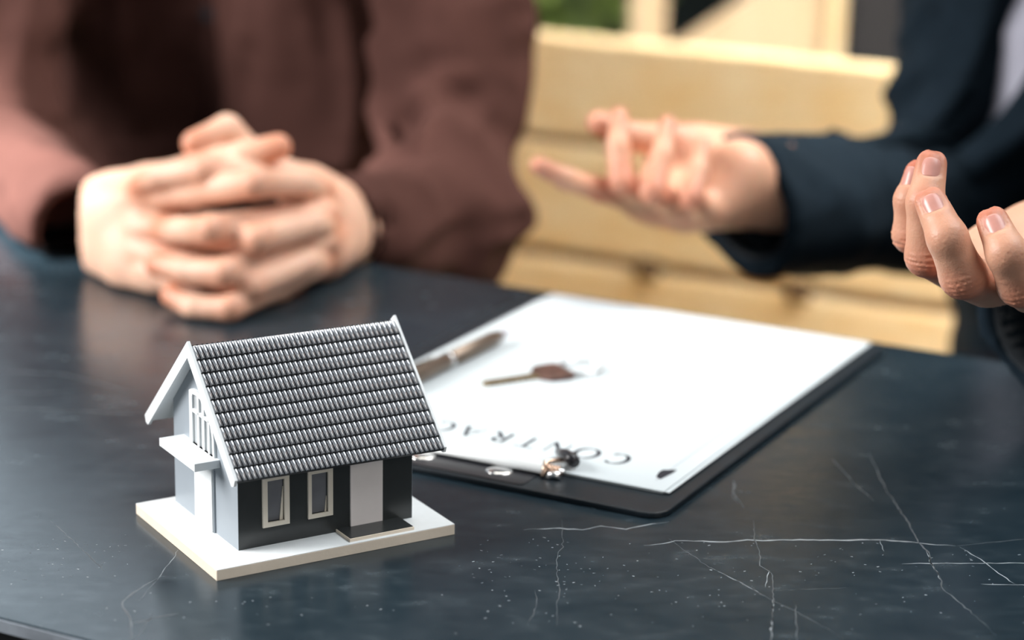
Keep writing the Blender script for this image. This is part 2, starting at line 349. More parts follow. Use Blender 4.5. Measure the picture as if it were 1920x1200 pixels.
def ZL(p): return [(x / 3.84, 900 + y / 3.84) for x, y in p]
veins = [
 (Z8([(695,210),(760,205),(800,195),(860,196),(960,200),(1030,192),(1080,195),(1200,192),(1330,194),(1450,192),(1560,200),(1640,208),(1700,212)]), 2.6, 1),
 (Z8([(310,160),(430,155),(500,160),(560,148),(640,158),(720,142),(780,135)]), 2.0, 1),
 (Z8([(1420,-90),(1480,40),(1545,130),(1580,200),(1612,230),(1622,270),(1645,300),(1660,350),(1720,400),(1790,460),(1830,500)]), 2.8, 0),
 (Z8([(1605,225),(1622,270),(1640,295),(1650,320)]), 2.2, 1),
 (Z8([(1530,270),(1560,268),(1740,268),(1960,267)]), 1.6, 1), (Z8([(1710,215),(1780,255),(1840,300),(1900,340)]), 1.6, 1), (Z8([(1780,335),(1960,338)]), 1.3, 1),
 (Z8([(435,130),(437,215),(420,240),(418,300),(428,360),(418,400),(418,470)]), 1.5, 0),
 (Z8([(1050,130),(1053,190),(1070,230),(1072,275),(1110,300),(1115,350),(1112,430),(1106,520)]), 1.9, 0), (Z8([(1113,380),(1112,430),(1106,520)]), 1.8, 1),
 (Z8([(1100,290),(1088,345)]), 1.5, 1), (Z8([(780,190),(850,240),(910,280),(1000,325),(1100,380),(1190,425),(1290,480),(1340,510)]), 1.2, 0),
 (Z8([(910,280),(1000,325),(1090,375)]), 1.0, 1),
 (Z8([(1185,400),(1186,450),(1192,520)]), 1.6, 0), (Z8([(350,355),(355,400),(325,465)]), 1.3, 0), (Z8([(985,0),(990,50),(1020,90)]), 3.0, 0),
 (Z8([(1455,195),(1470,230)]), 1.2, 1), (Z8([(1920,190),(1700,212)]), 1.2, 0), (Z8([(1120,355),(1220,352),(1350,345)]), 1.0, 0),
 (ZL([(1285,505),(1235,580),(1180,650),(1130,725)]), 1.6, 1), (ZL([(1130,725),(1080,780),(1000,865)]), 1.2, 0),
 (ZL([(1130,710),(1040,760),(960,810),(900,860),(880,890),(890,930),(925,980),(950,1040),(945,1110),(930,1160)]), 3.2, 0),
 (ZL([(950,1030),(1060,1010),(1150,985),(1290,960)]), 2.8, 0), (ZL([(370,295),(450,370),(540,450),(640,545),(720,620),(755,660)]), 1.5, 0),
 (ZL([(1110,955),(1050,1040),(960,1160)]), 1.8, 0), ([(0,765),(90,768),(180,772),(280,778)], 2.4, 0), ([(-20,694),(120,702),(260,738)], 2.0, 0), ([(0,735),(80,738),(150,730)], 1.5, 0),
 ([(1380,905),(1372,930),(1385,945)], 2.0, 0), ([(1560,860),(1600,905),(1640,940)], 2.0, 0)]
for kind, nm, mt in ((1, 'vein', M['vein']), (0, 'faint_vein', M['vein_faint'])):
    V = []; F = []
    def ribbon(pts, wpx, sub=True, fade=True):
        P = [onz(*q) for q in pts]
        if sub:
            Q = []
            for a, b in zip(P, P[1:]):
                n = max(2, int(np.linalg.norm(b - a) / 0.003))
                for k in range(n): Q.append(a + (b - a) * k / n + np.array([*rng.normal(0, 0.00022, 2), 0]))
            Q.append(P[-1]); P = Q
        n = len(P); s = len(V)
        for i, p in enumerate(P):
            d = P[min(i + 1, n - 1)] - P[max(i - 1, 0)]; d /= np.linalg.norm(d) + 1e-12; nn = np.array([-d[1], d[0], 0])
            w = wpx / 4200 / 2 * (0.45 + 0.8 * rng.rand()) * ((min(1, 0.15 + 6 * min(i, n - 1 - i) / n)) if fade else 1)
            w *= 1 + 0.9 * abs(nn[1])                      # a crack seen end-on is foreshortened less across
            V.append(p + nn * w + EZ * 0.00004); V.append(p - nn * w + EZ * 0.00004)
            if i: F.append((s + 2 * i - 2, s + 2 * i - 1, s + 2 * i + 1, s + 2 * i))
    for pts, w, k in veins:
        if k == kind: ribbon(pts, w)
    for _ in range(260 if kind else 120):
        cx, cy, sx, sy = random.choice([(960, 1060, 110, 40), (150, 1030, 120, 50), (1250, 1090, 300, 50), (1600, 1050, 220, 60), (300, 1080, 200, 60), (900, 1100, 500, 60)])
        x, y = random.gauss(cx, sx), random.gauss(cy, sy)
        if 1000 < y < 1195 and not (240 < x < 880 and y < 1110): ribbon([(x, y), (x + random.uniform(1, 5), y + random.uniform(-1.2, 1.2))], random.uniform(0.6, 1.8), False, False)
    o = mesh_obj(nm, pydata(nm, V, F), mt, tb); o['kind'] = 'stuff'

# ------------------------------------------------------------------ miniature house
HO = (-0.1274, 0.9422, Z0); HA = 0.5404
house = empty('model_house', HO, HA, 'miniature house with ribbed grey tile roof on a cream board', 'model house')
def hobj(name, me, m, parent=house, world=False):
    o = bpy.data.objects.new(name, me)
    if m is not None: me.materials.append(m)
    return link(o, parent)
def hbox(name, lo, hi, m, bev=0.0002, parent=house): return hobj(name, boxm(name, lo, hi, bev), m, parent)
HT = 0.0052
hbox('base_board', (0, 0, 0), (0.1197, 0.0944, HT - 0.0003), M['base_card'], 0.0002)
hbox('base_sheet', (0.00005, 0.00005, HT - 0.0003), (0.11965, 0.09435, HT), M['white'], 0.0001)
X0, X1, Y0, Y1 = 0.0181, 0.1059, 0.0166, 0.0890
YM = (Y0 + Y1) / 2 + 0.0035; RZ = 0.0885; SLP = (0.0913 - 0.0437) / 0.0494
def roof_z(y): return RZ - abs(y - YM) * SLP
# walls: front and back slabs of charcoal card, gable ends of pale grey card
def wall_with_holes(name, x0, x1, z0, z1, holes, y0, y1, m):
    bm = bmesh.new(); xs = sorted({x0, x1, *[h[0] for h in holes], *[h[1] for h in holes]}); zs = sorted({z0, z1, *[h[2] for h in holes], *[h[3] for h in holes]})
    for a, b in zip(xs, xs[1:]):
        for c, d in zip(zs, zs[1:]):
            if not any(h[0] <= a and b <= h[1] and h[2] <= c and d <= h[3] for h in holes): box(bm, (a, y0, c), (b, y1, d))
    bmesh.ops.remove_doubles(bm, verts=bm.verts, dist=1e-6)
    return hobj(name, bm_mesh(name, bm), m)
w1 = (0.0320, 0.0404, 0.0162, 0.0360); w2 = (0.0539, 0.0622, 0.0162, 0.0356)
wall_with_holes('front_wall', X0, X1, HT, roof_z(Y0) - 0.0008, [w1, w2], Y0, Y0 + 0.0015, M['charcoal'])
hbox('back_wall', (X0, Y1 - 0.0015, HT), (X1, Y1, roof_z(Y1) - 0.0008), M['charcoal'])
for nm, xa in (('gable_wall', X0 - 0.0002), ('gable_wall', X1 - 0.0013)):
    bm = bmesh.new(); prism(bm, [(Y0 + 0.0001, HT), (Y1 - 0.0001, HT), (Y1 - 0.0001, roof_z(Y1) - 0.001), (YM, RZ - 0.002), (Y0 + 0.0001, roof_z(Y0) - 0.001)], 0, xa, xa + 0.0015)
    hobj(nm, bm_mesh(nm, bm), M['greywall'])
hbox('inner_floor', (X0 + 0.002, Y0 + 0.002, HT), (X1 - 0.002, Y1 - 0.002, HT + 0.0006), M['greywall'])
# front windows
for i, (w, o_) in enumerate(((w1, (0.0296, 0.0428, 0.0141, 0.0382)), (w2, (0.0522, 0.0646, 0.0143, 0.0377)))):
    bm = bmesh.new(); q = lambda a: [(a[0], a[2]), (a[1], a[2]), (a[1], a[3]), (a[0], a[3])]
    frame_prism(bm, q(o_), q(w), 1, Y0 + 0.0004, Y0 - 0.0011)
    f = hobj('window_frame', bm_mesh('window_frame', bm), M['cream'])
    hbox('pane', (w[0], Y0 + 0.0011, w[2]), (w[1], Y0 + 0.0014, w[3]), M['shade'], 0, f)
    bm = bmesh.new(); prism(bm, [(w[1] - 0.0004, w[2]), (w[1] - 0.0020 + 0.0008 * i, w[2]), (w[1] - 0.0003, w[3] - 0.004 - 0.008 * i)], 1, Y0 + 0.0009, Y0 + 0.0002)
    c_ = hobj('card_sliver', bm_mesh('card_sliver', bm), M['cream'], f)
hbox('front_door', (0.0737, Y0 - 0.0009, HT + 0.0008), (0.0902, Y0 + 0.0001, 0.0367), M['door'], 0.0001)
# door step
st = hbox('door_step', (0.0664, 0.0022, HT), (0.0995, Y0, HT + 0.0015), M['base_card'], 0.0001)
hbox('step_mat', (0.0668, 0.0028, HT + 0.0015), (0.0992, Y0 - 0.0001, HT + 0.0017), M['charcoal'], 0)
# gable side: white door, balcony and arched window
hbox('side_door', (X0 - 0.0016, 0.0425, HT), (X0 - 0.0002, 0.0625, 0.0420), M['white'], 0.0002)
hbox('door_post', (X0 - 0.0011, 0.0415, HT), (X0 - 0.0002, 0.0421, 0.0350), M['greywall'], 0.0001)
bal = hbox('balcony', (0.0056, 0.0357, 0.0384), (X0 + 0.0003, 0.0770, 0.0422), M['white'], 0.0002)
def gw(pts): return pts
wo = [(0.0672, 0.0422), (0.0672, 0.0668), (0.0640, 0.0682), (0.0595, 0.0686), (0.0550, 0.0680), (0.0500, 0.0660), (0.0450, 0.0620), (0.0415, 0.0570), (0.0396, 0.0510), (0.0392, 0.0422)]
cy, cz = 0.0530, 0.0530
wi = [(y + (0.0018 if y < 0.053 else -0.0034 if y > 0.066 else -0.0006), z + (0 if z < 0.043 else (-0.0024 if z > 0.06 else -0.0010))) for y, z in wo]
bm = bmesh.new(); frame_prism(bm, wo, wi, 0, X0 - 0.0002, X0 - 0.0014); wf = hobj('arched_window', bm_mesh('arched_window', bm), M['white'])
bm = bmesh.new(); prism(bm, [(y, z) for y, z in wi], 0, X0 - 0.00025, X0 - 0.00045); hobj('pane', bm_mesh('pane', bm), M['lightpane'], wf)
for (a, b, c, d) in ((0.0563, 0.0586, 0.0422, 0.0660), (0.0504, 0.0527, 0.0422, 0.0648), (0.0446, 0.0466, 0.0422, 0.0605), (0.0410, 0.0640, 0.0570, 0.0588)):
    hbox('mullion', (X0 - 0.0013, a, c), (X0 - 0.0003, b, d), M['white'], 0.0001, wf)
# roof: an under-panel per slope, ribbed tiles in ten courses, white bargeboards; it sits a hair out of level
roof = bpy.data.objects.new('roof', None); roof.empty_display_size = 0.01; link(roof, house)
roof.location = (0.063, YM, 0.0437); roof.rotation_euler = (0, math.radians(0.75), 0)
RX0, RX1 = 0.0126 - 0.063, 0.1163 - 0.063
RUN = 0.0494; LEN = math.hypot(RUN, RUN * SLP); ANG = math.atan(SLP); RR = 0.0913 - 0.0437 - 0.0022
for sgn in (-1, 1):
    Mx = Matrix.Translation((0, 0, RR)) @ Matrix.Rotation(-sgn * ANG, 4, 'X') if sgn == 1 else Matrix.Translation((0, 0, RR)) @ Matrix.Rotation(ANG, 4, 'X')
    lo, hi = ((RX0, -LEN + 0.0006, -0.0016), (RX1, 0.0004, 0)) if sgn == -1 else ((RX0, -0.0004, -0.0016), (RX1, LEN - 0.0006, 0))
    hobj('roof_panel', boxm('roof_panel', lo, hi, 0, Mx), M['white'], roof)
hobj('fascia', boxm('fascia', (RX0, -LEN - 0.0002, -0.0020), (RX1, -LEN + 0.0006, 0.0004), 0, Matrix.Translation((0, 0, RR)) @ Matrix.Rotation(ANG, 4, 'X')), M['under'], roof)
NC, NR = 41, 10; TW = (RX1 - RX0) / NC; TL = (LEN + 0.0012) / NR
def tile_mesh():
    V = []; F = []; prof = []
    for k in range(9):
        u = (0, 0.09, 0.2, 0.35, 0.5, 0.65, 0.8, 0.91, 1)[k]; prof.append((-TW / 2 + TW * u, 0.0001 + 0.00135 * math.sin(math.pi * u) ** 0.55))
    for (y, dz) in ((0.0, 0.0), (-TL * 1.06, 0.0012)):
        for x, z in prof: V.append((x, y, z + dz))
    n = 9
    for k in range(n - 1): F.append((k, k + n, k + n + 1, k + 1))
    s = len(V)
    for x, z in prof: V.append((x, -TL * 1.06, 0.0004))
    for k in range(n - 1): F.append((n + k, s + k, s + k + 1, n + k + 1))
    me = pydata('roof_tile', V, F); me.polygons.foreach_set('use_smooth', [True] * 8 + [False] * 8); me.materials.append(M['tile']); me.materials.append(M['tile_edge_shade'])
    me.polygons.foreach_set('material_index', [1, 0, 0, 0, 0, 0, 0, 1] + [1] * 8); return me  # outer strips darkened as painted valley shade; lower ends black
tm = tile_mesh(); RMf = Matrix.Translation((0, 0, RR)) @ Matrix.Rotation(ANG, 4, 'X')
RMb = Matrix.Translation((0, 0, RR)) @ Matrix.Rotation(math.pi, 4, 'Z') @ Matrix.Rotation(ANG, 4, 'X')
cells = [(r, c) for r in range(NR) for c in range(NC)]
cells.sort(key=lambda q: -(q[0] * 1.0 - q[1] * 0.12)); singles = cells[:300]; rest = cells[300:]
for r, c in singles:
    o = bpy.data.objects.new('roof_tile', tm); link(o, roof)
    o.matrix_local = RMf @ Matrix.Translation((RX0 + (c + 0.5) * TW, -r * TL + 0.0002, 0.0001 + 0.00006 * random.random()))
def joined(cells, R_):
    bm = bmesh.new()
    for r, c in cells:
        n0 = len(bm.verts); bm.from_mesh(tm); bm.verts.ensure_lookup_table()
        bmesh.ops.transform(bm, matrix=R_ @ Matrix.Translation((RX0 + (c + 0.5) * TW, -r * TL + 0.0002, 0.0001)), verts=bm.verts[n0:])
    me = bm_mesh('roof_tiles', bm); me.materials.append(M['tile']); me.materials.append(M['tile_edge_shade']); o = bpy.data.objects.new('roof_tiles', me); link(o, roof); o['kind'] = 'stuff'
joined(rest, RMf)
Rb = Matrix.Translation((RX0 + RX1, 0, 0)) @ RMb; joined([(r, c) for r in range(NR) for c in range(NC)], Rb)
hobj('ridge_strip', tubem('ridge_strip', [(RX0, 0, RR + 0.0002), (RX1, 0, RR + 0.0002)], 0.0009, 10), M['tile'], roof)
# bargeboards: a mitred pair of boards at each gable
for xa, xb in ((RX0 - 0.0014, RX0), (RX1, RX1 + 0.0012)):
    for sgn in (-1, 1):
        up, dn, ov = 0.0026, 0.0030, 0.0010
        n_ = np.array([-0.0 * sgn, 0]); ta = np.array([sgn * math.cos(ANG), -math.sin(ANG)]); no = np.array([sgn * math.sin(ANG), math.cos(ANG)])
        ap = np.array([0, RR]); top = ap + np.array([0, up / math.cos(ANG)]); bot = ap - np.array([0, dn / math.cos(ANG)])
        e1 = ap + ta * (LEN + ov) + no * up; e2 = ap + ta * (LEN + ov) - no * dn * 0.9
        if xa > 0: e2 = ap + ta * (LEN + ov) - no * 0.0015
        bm = bmesh.new(); prism(bm, [tuple(top), tuple(e1), tuple(e1 * 0.4 + e2 * 0.6 + ta * 0.0012), tuple(e2), tuple(bot)], 0, xa, xb)
        hobj('bargeboard', bm_mesh('bargeboard', bm), M['white'], roof)

# ------------------------------------------------------------------ clipboard, paper, clip, pen, key
PA = 0.478; PO = np.array([0.076, 1.054, 0]);
# local frame of the sheet: x runs from its near right corner to the left, y away from the camera
PX = np.array([-math.cos(PA), math.sin(PA), 0]); PY = np.array([math.sin(PA), math.cos(PA), 0])
def PL(x, y, z): return PO + PX * x + PY * y + EZ * (z + Z0)
def pplane(poly, z0, z1, m, name, parent=None, tags=None):
    bm = bmesh.new(); n = len(poly)
    A = [bm.verts.new(PL(*p, z0)) for p in poly]; B = [bm.verts.new(PL(*p, z1)) for p in poly]
    bm.faces.new(A); bm.faces.new(B[::-1])
    for k in range(n): bm.faces.new((A[k], A[(k + 1) % n], B[(k + 1) % n], B[k]))
    bmesh.ops.recalc_face_normals(bm, faces=bm.faces[:])
    return mesh_obj(name, bm_mesh(name, bm), m, parent)
def rrect(x0, x1, y0, y1, r, n=5):
    out = []
    for cx_, cy_, a0 in ((x1 - r, y1 - r, 0), (x0 + r, y1 - r, 90), (x0 + r, y0 + r, 180), (x1 - r, y0 + r, 270)):
        for k in range(n + 1):
            a = math.radians(a0 + 90 * k / n); out.append((cx_ + r * math.cos(a), cy_ + r * math.sin(a)))
    return out
cb = empty('clipboard', tuple(PL(0.105, 0.14, 0)), 0, 'black clipboard with a steel clip under the printed contract', 'clipboard')
bd = pplane(rrect(-0.010, 0.226, -0.027, 0.300, 0.010), 0.0, 0.0030, M['board'], 'board', cb)
bv = bd.modifiers.new('bevel', 'BEVEL'); bv.width = 0.0008; bv.segments = 2; bv.limit_method = 'ANGLE'
sheets = []
for i, (dx, dy, a, m_) in enumerate(((0.0015, 0.0, 0.0, 'paper'), (-0.0016, 0.0006, 0.002, 'paper'), (0.0006, -0.0004, -0.001, 'paper'))):
    zb = 0.0034 + i * 0.00045
    s_ = pplane([(dx - a * 0.1, dy), (0.21 + dx - a * 0.1, dy + a * .1), (0.21 + dx + a * 0.1, 0.297 + dy), (dx + a * 0.1, 0.297 + dy - a * .1)], zb, zb + 0.0004, M['paper'], 'paper_sheet')
    sheets.append(s_)
tag(sheets[2], 'white contract sheet lying uppermost on the black clipboard', 'paper')
tag(sheets[1], 'middle white sheet whose edge peeks out under the contract sheet', 'paper')
tag(sheets[0], 'bottom white sheet of the paper stack, directly on the clipboard', 'paper')
top_sheet = sheets[2]; PZ = 0.0034 + 2 * 0.00045 + 0.0004
# support under the sheets: the clip's base plate lifts the near edge
# heading, upside down from here: drawn in stroke polygons on the sheet
def strokes(ch):
    arc = lambda cx, cy, rx, ry, a0, a1, n=18: [(cx + rx * math.cos(math.radians(a0 + (a1 - a0) * k / n)), cy + ry * math.sin(math.radians(a0 + (a1 - a0) * k / n))) for k in range(n + 1)]
    return {'C': [(arc(.5, .5, .46, .5, 45, 315), 'v')], 'O': [(arc(.5, .5, .48, .5, 0, 360, 28), 'v')],
            'N': [([(.1, 0), (.1, 1)], 't'), ([(.1, 1), (.85, 0)], 'b'), ([(.85, 0), (.85, 1)], 't')],
            'T': [([(0, 1), (.9, 1)], 't'), ([(.45, 1), (.45, 0)], 'b')],
            'R': [([(.12, 0), (.12, 1)], 'b'), (arc(.12, .75, .5, .25, 90, -90), 'v'), ([(.35, .5), (.85, 0)], 'b')],
            'A': [([(0, 0), (.45, 1)], 't'), ([(.45, 1), (.9, 0)], 'b'), ([(.17, .35), (.72, .35)], 't')]}[ch]
def heading(word, x0, y0, h, w, gap):
    V = []; F = []
    for i, ch in enumerate(word):
        for pts, kind in strokes(ch):
            n = len(pts); s = len(V)
            for k, p in enumerate(pts):
                a = np.array(pts[min(k + 1, n - 1)]) - np.array(pts[max(k - 1, 0)]); a = a / (np.linalg.norm(a) + 1e-9); nn = np.array([-a[1], a[0]])
                t_ = {'t': 0.035, 'b': 0.085, 'v': 0.03 + 0.07 * abs(a[1])}[kind]
                for sg in (1, -1):
                    q = np.array(p) + nn * t_ * sg
                    # the reader sits across: x grows towards the left of the picture, letter tops point to the camera
                    V.append(PL(x0 + i * (w + gap) + q[0] * w, y0 - q[1] * h, PZ + 0.00006))
                if k: F.append((s + 2 * k - 2, s + 2 * k - 1, s + 2 * k + 1, s + 2 * k))
    return pydata('heading', V, F)
P_ = [onz(1172, 862), onz(1110, 855)]
lx = lambda p: ((p - PO) @ PX, (p - PO) @ PY)
hx0, hy0 = lx(onz(1170, 850, 0.005)); _, hyb = lx(onz(1085, 868, 0.005))
x_end, _ = lx(onz(775, 790, 0.005))
h_ = mesh_obj('heading', heading('CONTRACT', 0.0345, 0.0385, 0.0150, 0.0122, 0.0046), M['ink'], top_sheet); h_['label'] = 'printed heading CONTRACT'
bm = bmesh.new()
tri = [onz(*q, 0.005) for q in ((1236, 884), (1243, 880), (1270, 880), (1262, 886), (1238, 898), (1230, 893))]
mk_ = pydata('corner_mark', [lx_ + EZ * (PZ + 0.0001 - 0.005) for lx_ in tri], [tuple(range(len(tri)))]); mesh_obj('corner_mark', mk_, M['ink'], top_sheet)
for k in range(2):   # faint ruled border
    xq = 0.0105; pplane([(xq, 0.012), (xq + 0.0004, 0.012), (xq + 0.0004, 0.285), (xq, 0.285)], PZ + 0.00002, PZ + 0.00006, M['ink_grey'], 'border_line', top_sheet) if k == 0 else None
# clip: base plate with rivets, curved steel jaw, spring and black-tipped wire arm
cx0, cx1 = 0.064, 0.150
clip = cb
pplane(rrect(cx0 + 0.002, cx1 - 0.002, -0.024, 0.012, 0.003), 0.0030, 0.0034, M['plastic'], 'clip_plate', clip)
for xx in (0.085, 0.129):
    bm = bmesh.new(); r = bmesh.ops.create_uvsphere(bm, u_segments=16, v_segments=8, radius=1.0)
    for v in bm.verts: v.co = Vector(PL(xx + v.co.x * 0.0072, -0.0115 + v.co.y * 0.0068, 0.0034 + max(v.co.z, -0.05) * 0.0012))
    mesh_obj('rivet', bm_mesh('rivet', bm, True), M['chrome'], clip)
prof = [(-0.0075, 0.0050), (-0.0060, 0.0078), (-0.0022, 0.0095), (0.0006, 0.0078), (0.0014, 0.0055)]
V = []; F = []
for i, x in enumerate((cx0, cx1)):
    for y, z in prof: V.append(PL(x, y, z))
    for y, z in prof: V.append(PL(x, y + 0.0001, z - 0.0005))
n = len(prof)
for k in range(n - 1): F.append((k, k + 1, 2 * n + k + 1, 2 * n + k)); F.append((n + k + 1, n + k, 3 * n + k, 3 * n + k + 1))
F.append((0, 2 * n, 3 * n, n)); F.append((n - 1, 2 * n - 1, 4 * n - 1, 3 * n - 1))
mesh_obj('clip_jaw', pydata('clip_jaw', V, F, True), M['jaw'], clip)
hel = [PL(cx0 - 0.0005 - 0.0085 * k / 60, -0.0035 + 0.0021 * math.cos(k * 0.62), 0.0062 + 0.0021 * math.sin(k * 0.62)) for k in range(61)]
mesh_obj('spring', tubem('spring', hel, 0.0006, 8), M['brass'], clip)
mesh_obj('hinge_pin', tubem('hinge_pin', [PL(cx0 + 0.004, -0.0035, 0.0062), PL(cx0 - 0.011, -0.0035, 0.0062)], 0.0011, 10), M['chrome'], clip)
mesh_obj('clip_arm', tubem('clip_arm', [PL(cx0 - 0.002, -0.0095, 0.0040), PL(cx0 - 0.0005, -0.0035, 0.0093), PL(cx0 - 0.003, 0.004, 0.0085), PL(cx0 - 0.004, 0.010, 0.0070)], 0.0013, 10), M['brass'], clip)
mesh_obj('arm_tip', tubem('arm_tip', [PL(cx0 - 0.013, 0.0035, 0.0092), PL(cx0 - 0.009, 0.007, 0.0098), PL(cx0 - 0.003, 0.0125, 0.0088), PL(cx0 + 0.004, 0.0195, 0.0072)], [0.0030, 0.0034, 0.0032, 0.0018], 12), M['plastic'], clip)
mesh_obj('clip_foot', tubem('clip_foot', [PL(cx0 - 0.004, -0.0085, 0.0048), PL(cx0 - 0.0105, -0.0065, 0.0052)], 0.0020, 12), M['chrome'], clip)
# pen lying along the left edge of the sheet
pp = [onz(955, 619, 0.010), onz(760, 712, 0.010)]
d = (pp[1] - pp[0]); d[2] = 0; d /= np.linalg.norm(d); p0 = pp[0].copy(); p0[2] = Z0 + PZ + 0.0048
pen = empty('pen', tuple(p0), 0, 'bronze ballpoint pen lying along the left edge of the contract', 'pen')
Lp = 0.136; q = lambda t: p0 + d * t
mesh_obj('barrel', tubem('barrel', [q(0.012), q(0.02), q(0.07), q(0.0705)], [0.0034, 0.0045, 0.0047, 0.0042], 20), M['pen'], pen)
mesh_obj('upper_barrel', tubem('upper_barrel', [q(0.0705), q(0.072), q(0.125), q(0.131)], [0.0044, 0.0047, 0.0046, 0.0030], 20), M['pen'], pen)
mesh_obj('centre_ring', tubem('centre_ring', [q(0.069), q(0.0725)], [0.0050, 0.0050], 20), M['chrome'], pen)
mesh_obj('nose_cone', tubem('nose_cone', [q(0.0), q(0.003), q(0.012)], [0.0007, 0.0014, 0.0034], 16), M['pencap'], pen)
mesh_obj('push_button', tubem('push_button', [q(0.130), q(0.137)], [0.0022, 0.0020], 12), M['chrome'], pen)
sd = np.cross(d, EZ); mesh_obj('pocket_clip', tubem('pocket_clip', [q(0.126) + EZ * 0.0045, q(0.122) + EZ * 0.0062, q(0.088) + EZ * 0.0056], 0.0009, 8), M['chrome'], pen)
# key: blade pointing left, brown bow on the right, thin split ring
kz = PZ + 0.0011
tp, hd_, he = onz(905, 719, 0.006), onz(1008, 703, 0.006), onz(1050, 697, 0.006)
kd = he - tp; kd[2] = 0; kl = np.linalg.norm(kd); kd /= kl; kn = np.array([-kd[1], kd[0], 0]); K0 = tp.copy(); K0[2] = Z0 + kz
key = empty('key', tuple(K0), 0, 'house key with a brass blade and brown head on the contract', 'key')
def kpoly(poly, z0, z1, m, name):
    bm = bmesh.new(); n = len(poly)
    A = [bm.verts.new(K0 + kd * a + kn * b + EZ * z0) for a, b in poly]; B = [bm.verts.new(K0 + kd * a + kn * b + EZ * z1) for a, b in poly]
    bm.faces.new(A[::-1]); bm.faces.new(B)
    for k in range(n): bm.faces.new((A[k], A[(k + 1) % n], B[(k + 1) % n], B[k]))
    bmesh.ops.recalc_face_normals(bm, faces=bm.faces[:]); return mesh_obj(name, bm_mesh(name, bm), m, key)
hl = np.linalg.norm((hd_ - tp)[:2])
blade = [(0, 0.0005), (0.0015, 0.0024)] + [(0.0015 + (hl - 0.004) * k / 10, 0.0030) for k in range(1, 11)] + [(hl, 0.0042), (hl, -0.0042), (hl - 0.003, -0.0030)]
tk = []; nb = 8
for k in range(nb):
    x = (hl - 0.006) * (1 - (k + 0.5) / nb); tk += [(x + 0.0012, -0.0030), (x, -0.0012 - 0.0006 * (k % 3)), (x - 0.0006, -0.0026)]
kpoly(blade + tk, -0.0009, 0.0009, M['keybrass'], 'blade')
hw_ = 0.0115; hl2 = kl - hl + 0.004
bow = [(hl - 0.001, 0.006), (hl + 0.003, hw_), (hl + hl2 - 0.003, hw_ + 0.001), (hl + hl2, hw_ - 0.002), (hl + hl2, -hw_ + 0.002), (hl + hl2 - 0.003, -hw_ - 0.001), (hl + 0.003, -hw_), (hl - 0.001, -0.006)]
b_ = kpoly(bow, -0.0012, 0.0022, M['keyhead'], 'key_head'); bv = b_.modifiers.new('bevel', 'BEVEL'); bv.width = 0.0008; bv.segments = 2
rc = K0 + kd * (kl + 0.014) + EZ * 0.0004
mesh_obj('key_ring', tubem('key_ring', [rc + 0.0125 * (math.cos(a) * kd + math.sin(a) * kn) + EZ * (0.0003 + 0.0008 * math.sin(a * 0.5)) for a in np.linspace(0, 4 * math.pi, 90)], 0.0006, 8), M['chrome'], key)
# ------------------------------------------------------------------ people
def flush_attr(me, V, spots, w=0.012):
    f = np.zeros(len(V))
    for p, a, s in spots: f = np.maximum(f, a * np.exp(-((V - p) ** 2).sum(1) / (2 * s * s)))
    at_ = me.attributes.new('flush', 'FLOAT', 'POINT'); at_.data.foreach_set('value', f.astype(np.float32))
def hand(F, fingers, palm, kf=0.007, kp=0.012):
    """fingers: list of (points, radii); palm: list of (points, radii) or ellipsoids; fingers only blend through the palm"""
    for kind, *a in palm:
        F.add(F.chain(*a, k=0.006) if kind == 'c' else F.ell(*a), kp)
    B = F.D.copy()
    for pts, rad in fingers:
        sl, d = F.chain(pts, rad, 0.003)
        F.D[sl] = np.minimum(F.D[sl], smin(B[sl], d, kf))
def nail_mesh(tip, dip, dors, r, width=0.80, length=0.0098, back=0.82):
    """a curved nail plate with a rounded root, on the back of the last joint"""
    a = tip - dip; a /= np.linalg.norm(a); n = dors - a * (dors @ a); n /= np.linalg.norm(n); s = np.cross(a, n)
    V = []; F = []; nu, nv = 11, 13
    for top in (0, 1):
        for j in range(nv):
            v = j / (nv - 1)
            for i in range(nu):
                u = i / (nu - 1) * 2 - 1
                # rounded-rectangle outline
                vv = v * length; e0 = 0.0026 * (1 - math.sqrt(max(0, 1 - (abs(u) * 0.98) ** 2.4))); e1 = 0.0016 * (abs(u) ** 3)
                x = -length * back + e0 + (length - e0 - e1) * v
                ph = u * width
                rr = r + (0.0 if top else -0.0018) - 0.0006 * abs(u) ** 3 - 0.0011 * max(0, (v - 0.6)) ** 2 * 3.0
                c = tip - a * r * 0.15
                V.append(c + a * x + rr * (math.cos(ph) * n + math.sin(ph) * s))
    m = nu * nv
    for j in range(nv - 1):
        for i in range(nu - 1):
            q = j * nu + i; F.append((m + q, m + q + 1, m + q + nu + 1, m + q + nu)); F.append((q + nu, q + nu + 1, q + 1, q))
    for i in range(nu - 1):
        F.append((i, i + 1, m + i + 1, m + i)); q = (nv - 1) * nu + i; F.append((m + q, m + q + 1, q + 1, q))
    for j in range(nv - 1):
        q = j * nu; F.append((m + q, m + q + nu, q + nu, q)); q = j * nu + nu - 1; F.append((q, q + nu, m + q + nu, m + q))
    return V, F
def nail_bed(Fd, tip, dip, dors, r, length=0.0098, back=0.82, half=0.80):
    a = unit(tip - dip); n = np.array(dors, float); n = unit(n - a * (n @ a)); s = np.cross(a, n); c = tip - a * r * 0.15
    sl, P = Fd.sub(c - 0.016, c + 0.016); q = P - c; x = q @ a; ph = np.arctan2(q @ s, q @ n); u = np.abs(ph) / half
    e0 = 0.0024 * (1 - np.sqrt(np.clip(1 - np.minimum(u, 1) ** 2.4, 0, 1)))
    ins = (u < 1.05) & (x > -length * back + e0 - 0.0004) & (x < 0.010)
    w = np.clip((1.12 - u) / 0.10, 0, 1) * np.clip((x + length * back - e0 + 0.0006) / 0.0006, 0, 1)
    Fd.D[sl] += 0.0011 * w
